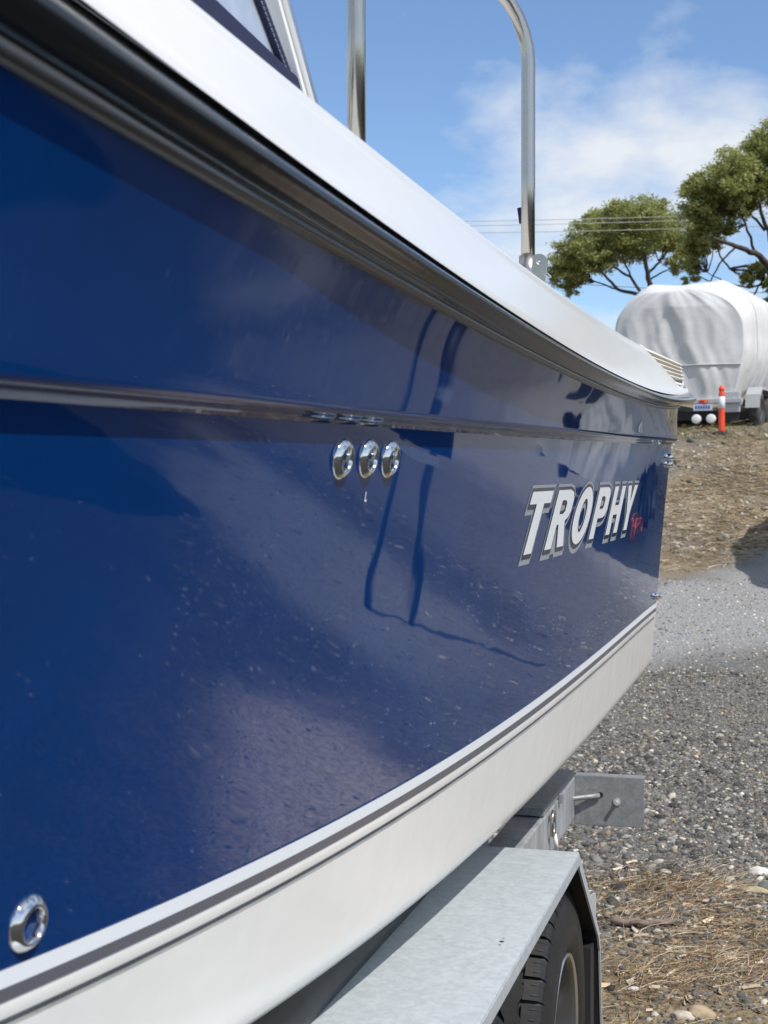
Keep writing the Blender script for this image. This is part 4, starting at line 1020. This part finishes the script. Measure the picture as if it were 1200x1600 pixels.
stones('yard_gravel', P, sz_, stone_cols(len(P), .3, .1)*1.2, 'scattered gravel of the yard to the right of the boat')
P = scatter(5000, -2.6, 1.2, 10.8, 15.5); sz_ = rng.lognormal(math.log(.0075), .35, len(P)); P[:, 2] += sz_*.1
stones('road_chips', P, sz_, stone_cols(len(P), .2, .05)*1.5, 'fine pale chips on the worn road surface')
P = scatter(3000, -3.4, 1.2, 17, 25); sz_ = rng.lognormal(math.log(.02), .5, len(P)); P[:, 2] += sz_*.1
stones('bank_stones', P, sz_, stone_cols(len(P), .35, .3), 'small pale stones scattered over the dry bank')
def ribbons(name, P, L_, w_, lean, cols, label, curl=.5, cat='dry grass'):
    n = len(P); an = rng.random(n)*2*np.pi; d = np.stack([np.cos(an), np.sin(an), np.zeros(n)], -1); sd = np.stack([-d[:, 1], d[:, 0], np.zeros(n)], -1); k = (rng.random(n)-.5)*2*curl
    ks = np.array([0, .34, .67, 1.0]); V = []
    for i, t in enumerate(ks):
        c = P + d*(L_*t)[:, None]*np.cos(lean)[:, None] + sd*(L_*k*t*t)[:, None]; c[:, 2] += L_*np.sin(lean)*t*(1-.45*t) + .003
        ww = (w_*(1-.75*t))[:, None]; tilt = np.stack([np.zeros(n), np.zeros(n), w_*.6], -1)
        V += [c-sd*ww*.5-tilt*.5, c+sd*ww*.5+tilt*.5]
    co = np.stack(V, 1).reshape(-1, 3); base = (np.arange(n)*8)[:, None]
    fa = np.concatenate([base+np.array([0, 1, 3, 2]), base+np.array([2, 3, 5, 4]), base+np.array([4, 5, 7, 6])], 0); me = np_mesh(name, co, fa); set_tint(me, np.repeat(cols, 8, axis=0))
    o = link_mesh(name, me, M['straw']); tag(o, label, cat, kind='stuff'); return o
def straw_cols(n, warm=.3):
    a = np.array([.31, .245, .155]); b_ = np.array([.55, .47, .34]); c_ = np.array([.27, .175, .095]); t = rng.random((n, 1)); c = a+(b_-a)*t
    k = rng.random(n) < warm; c[k] = c_*rng.uniform(.6, 1.4, (k.sum(), 1)); return c
P = scatter(17000, -1.5, .9, 3.4, 6.3); m_ = _vn(P[:, 0], P[:, 1], 2.3, 8); keep = (rng.random(len(P)) < np.clip((m_-.38)*3.0, .03, 1)*np.clip((5.9-P[:, 1]+1.5*(_vn(P[:, 0], P[:, 1], 1.4, 31)-.5))/.8, .04, 1)); P = P[keep]
ribbons('needle_litter', P, rng.uniform(.03, .11, len(P)), rng.uniform(.0012, .0028, len(P)), rng.uniform(-.05, .30, len(P)), straw_cols(len(P), .45), 'brown dry needles and straw lying over the near gravel', .8, 'litter')
# tufts
tp = np.array([at(1075, 1385, 5.62), at(1100, 1400, 5.5), at(1050, 1390, 5.6), at(990, 1440, 5.2), at(1120, 1520, 4.55), at(1010, 1560, 4.4), at(1160, 1460, 4.95), at(975, 1385, 5.6)]); tp = np.repeat(tp, 230, axis=0)+rng.normal(size=(8*230, 3))*np.array([.09, .12, 0]); tp[:, 2] = gz(tp[:, 0], tp[:, 1])
ribbons('dry_tuft', tp, rng.uniform(.05, .13, len(tp)), rng.uniform(.0013, .003, len(tp)), rng.uniform(.0, .7, len(tp)), straw_cols(len(tp), .6), 'tangled rust brown dry grass tufts at the gravel edge', .9)
P = scatter(52000, -3.6, 1.6, 15.9, 25.5); m_ = _vn(P[:, 0], P[:, 1], 1.1, 12); keep = rng.random(len(P)) < np.clip((m_-.2)*1.8, .08, 1)*np.clip((P[:, 1]-1.5*(P[:, 0]+.9)-15.7)/1.2, .0, 1)*np.clip(1.5-1.6*_vn(P[:, 0], P[:, 1], .7, 41), .15, 1); P = P[keep]
ribbons('bank_grass', P, rng.uniform(.08, .26, len(P)), rng.uniform(.004, .009, len(P)), rng.uniform(.0, .55, len(P)), straw_cols(len(P), .25)*.92, 'matted dry straw grass covering the bank below the bollard', .7)
P = scatter(1600, -3.2, 1.4, 24.2, 25.8)
ribbons('green_grass', P, rng.uniform(.08, .22, len(P)), rng.uniform(.005, .009, len(P)), rng.uniform(.5, 1.3, len(P)), np.array([.14, .14, .05])*rng.uniform(.6, 1.5, (len(P), 1)), 'thin olive grass along the top of the bank', .4)
# wood chips and dry leaves
P = scatter(420, -1.3, .6, 3.9, 6.0, .004)
ribbons('wood_chips', P, rng.uniform(.015, .06, len(P)), rng.uniform(.006, .016, len(P)), rng.uniform(-.05, .25, len(P)), np.array([.55, .45, .31])*rng.uniform(.6, 1.25, (len(P), 1)), 'pale wood chips and dry leaves lying on the litter', .3, 'litter')
# sticks and single stones that stand out
def ground_px(u, v):
    r = FW + RT_*((u-600)/FPX) + UP*((800-v)/FPX); t = 1.0
    for _ in range(4000):
        p = Vector((0, 0, CH))+r*t
        if p.z < float(gz(p.x, p.y)): break
        t += .01
    return p
def stick(label, pxs, r0, r1):
    P3 = [ground_px(*q)+Vector((0, 0, r0*1.5)) for q in pxs]; o = root('stick', tuple(P3[0])); Q = []
    b = MB(); m = 14
    for i in range(m):
        t = i/(m-1)*(len(P3)-1); k = min(len(P3)-2, int(t)); q = P3[k].lerp(P3[k+1], t-k); Q.append(q+Vector((0, 0, .004*math.sin(i*1.7))))
    b.tube(Q, [lerp(r0, r1, i/(m-1))*(1+.12*math.sin(i*2.3)) for i in range(m)], 8); b.build('wood', M['twig'], o, smooth=True); tag(o, label, 'stick')
stick('thick grey brown stick lying on the brown litter', [(955, 1449), (1010, 1452), (1066, 1450)], .015, .008)
stick('thin pale twig lying behind the thick grey stick', [(946, 1437), (970, 1441), (985, 1445)], .006, .003)
def rock(label, u, v, s, col, squash=.6, seed=1):
    p = ground_px(u, v); vv, ff = ico(3); b = MB(); V = []
    for q in vv:
        k = 1+.28*mnoise.noise((q[0]*1.3+seed, q[1]*1.3, q[2]*1.3))+.10*mnoise.noise((q[0]*4+seed, q[1]*4, q[2]*4)); V.append((p.x+q[0]*s*k*1.15, p.y+q[1]*s*k*.85, p.z+s*.25+q[2]*s*k*squash))
    b.add(V, [tuple(f_) for f_ in ff]); o = b.build('stone', mat('stone_'+str(seed), col, .85, col2=tuple(c*.7 for c in col), scale=25, bump=.003, bscale=50), None, smooth=True); tag(o, label, 'stone'); return o
rock('largest white stone on the gravel at right edge', 1185, 1366, .036, (.66, .64, .60), .6, 1)
rock('flat yellowish stone below the white stone', 1180, 1396, .042, (.46, .38, .24), .35, 2)
rock('dark lump of asphalt on the brown litter near the mudguard', 966, 1390, .028, (.035, .035, .036), .6, 3)
rock('round pale disc-like stone in the middle of the litter', 1054, 1530, .013, (.58, .47, .30), .4, 4)
rock('white flat stone at the litter edge near the tyre', 991, 1547, .016, (.7, .69, .66), .35, 5)
rock('pale brown stone at the bottom edge of the picture', 1095, 1588, .035, (.42, .33, .22), .6, 6)
rock('pale chipped stone near the bottom edge left of the brown one', 1068, 1592, .028, (.52, .47, .38), .55, 7)
rock('dark grey stone on the litter at right', 1176, 1452, .022, (.06, .06, .06), .6, 8)
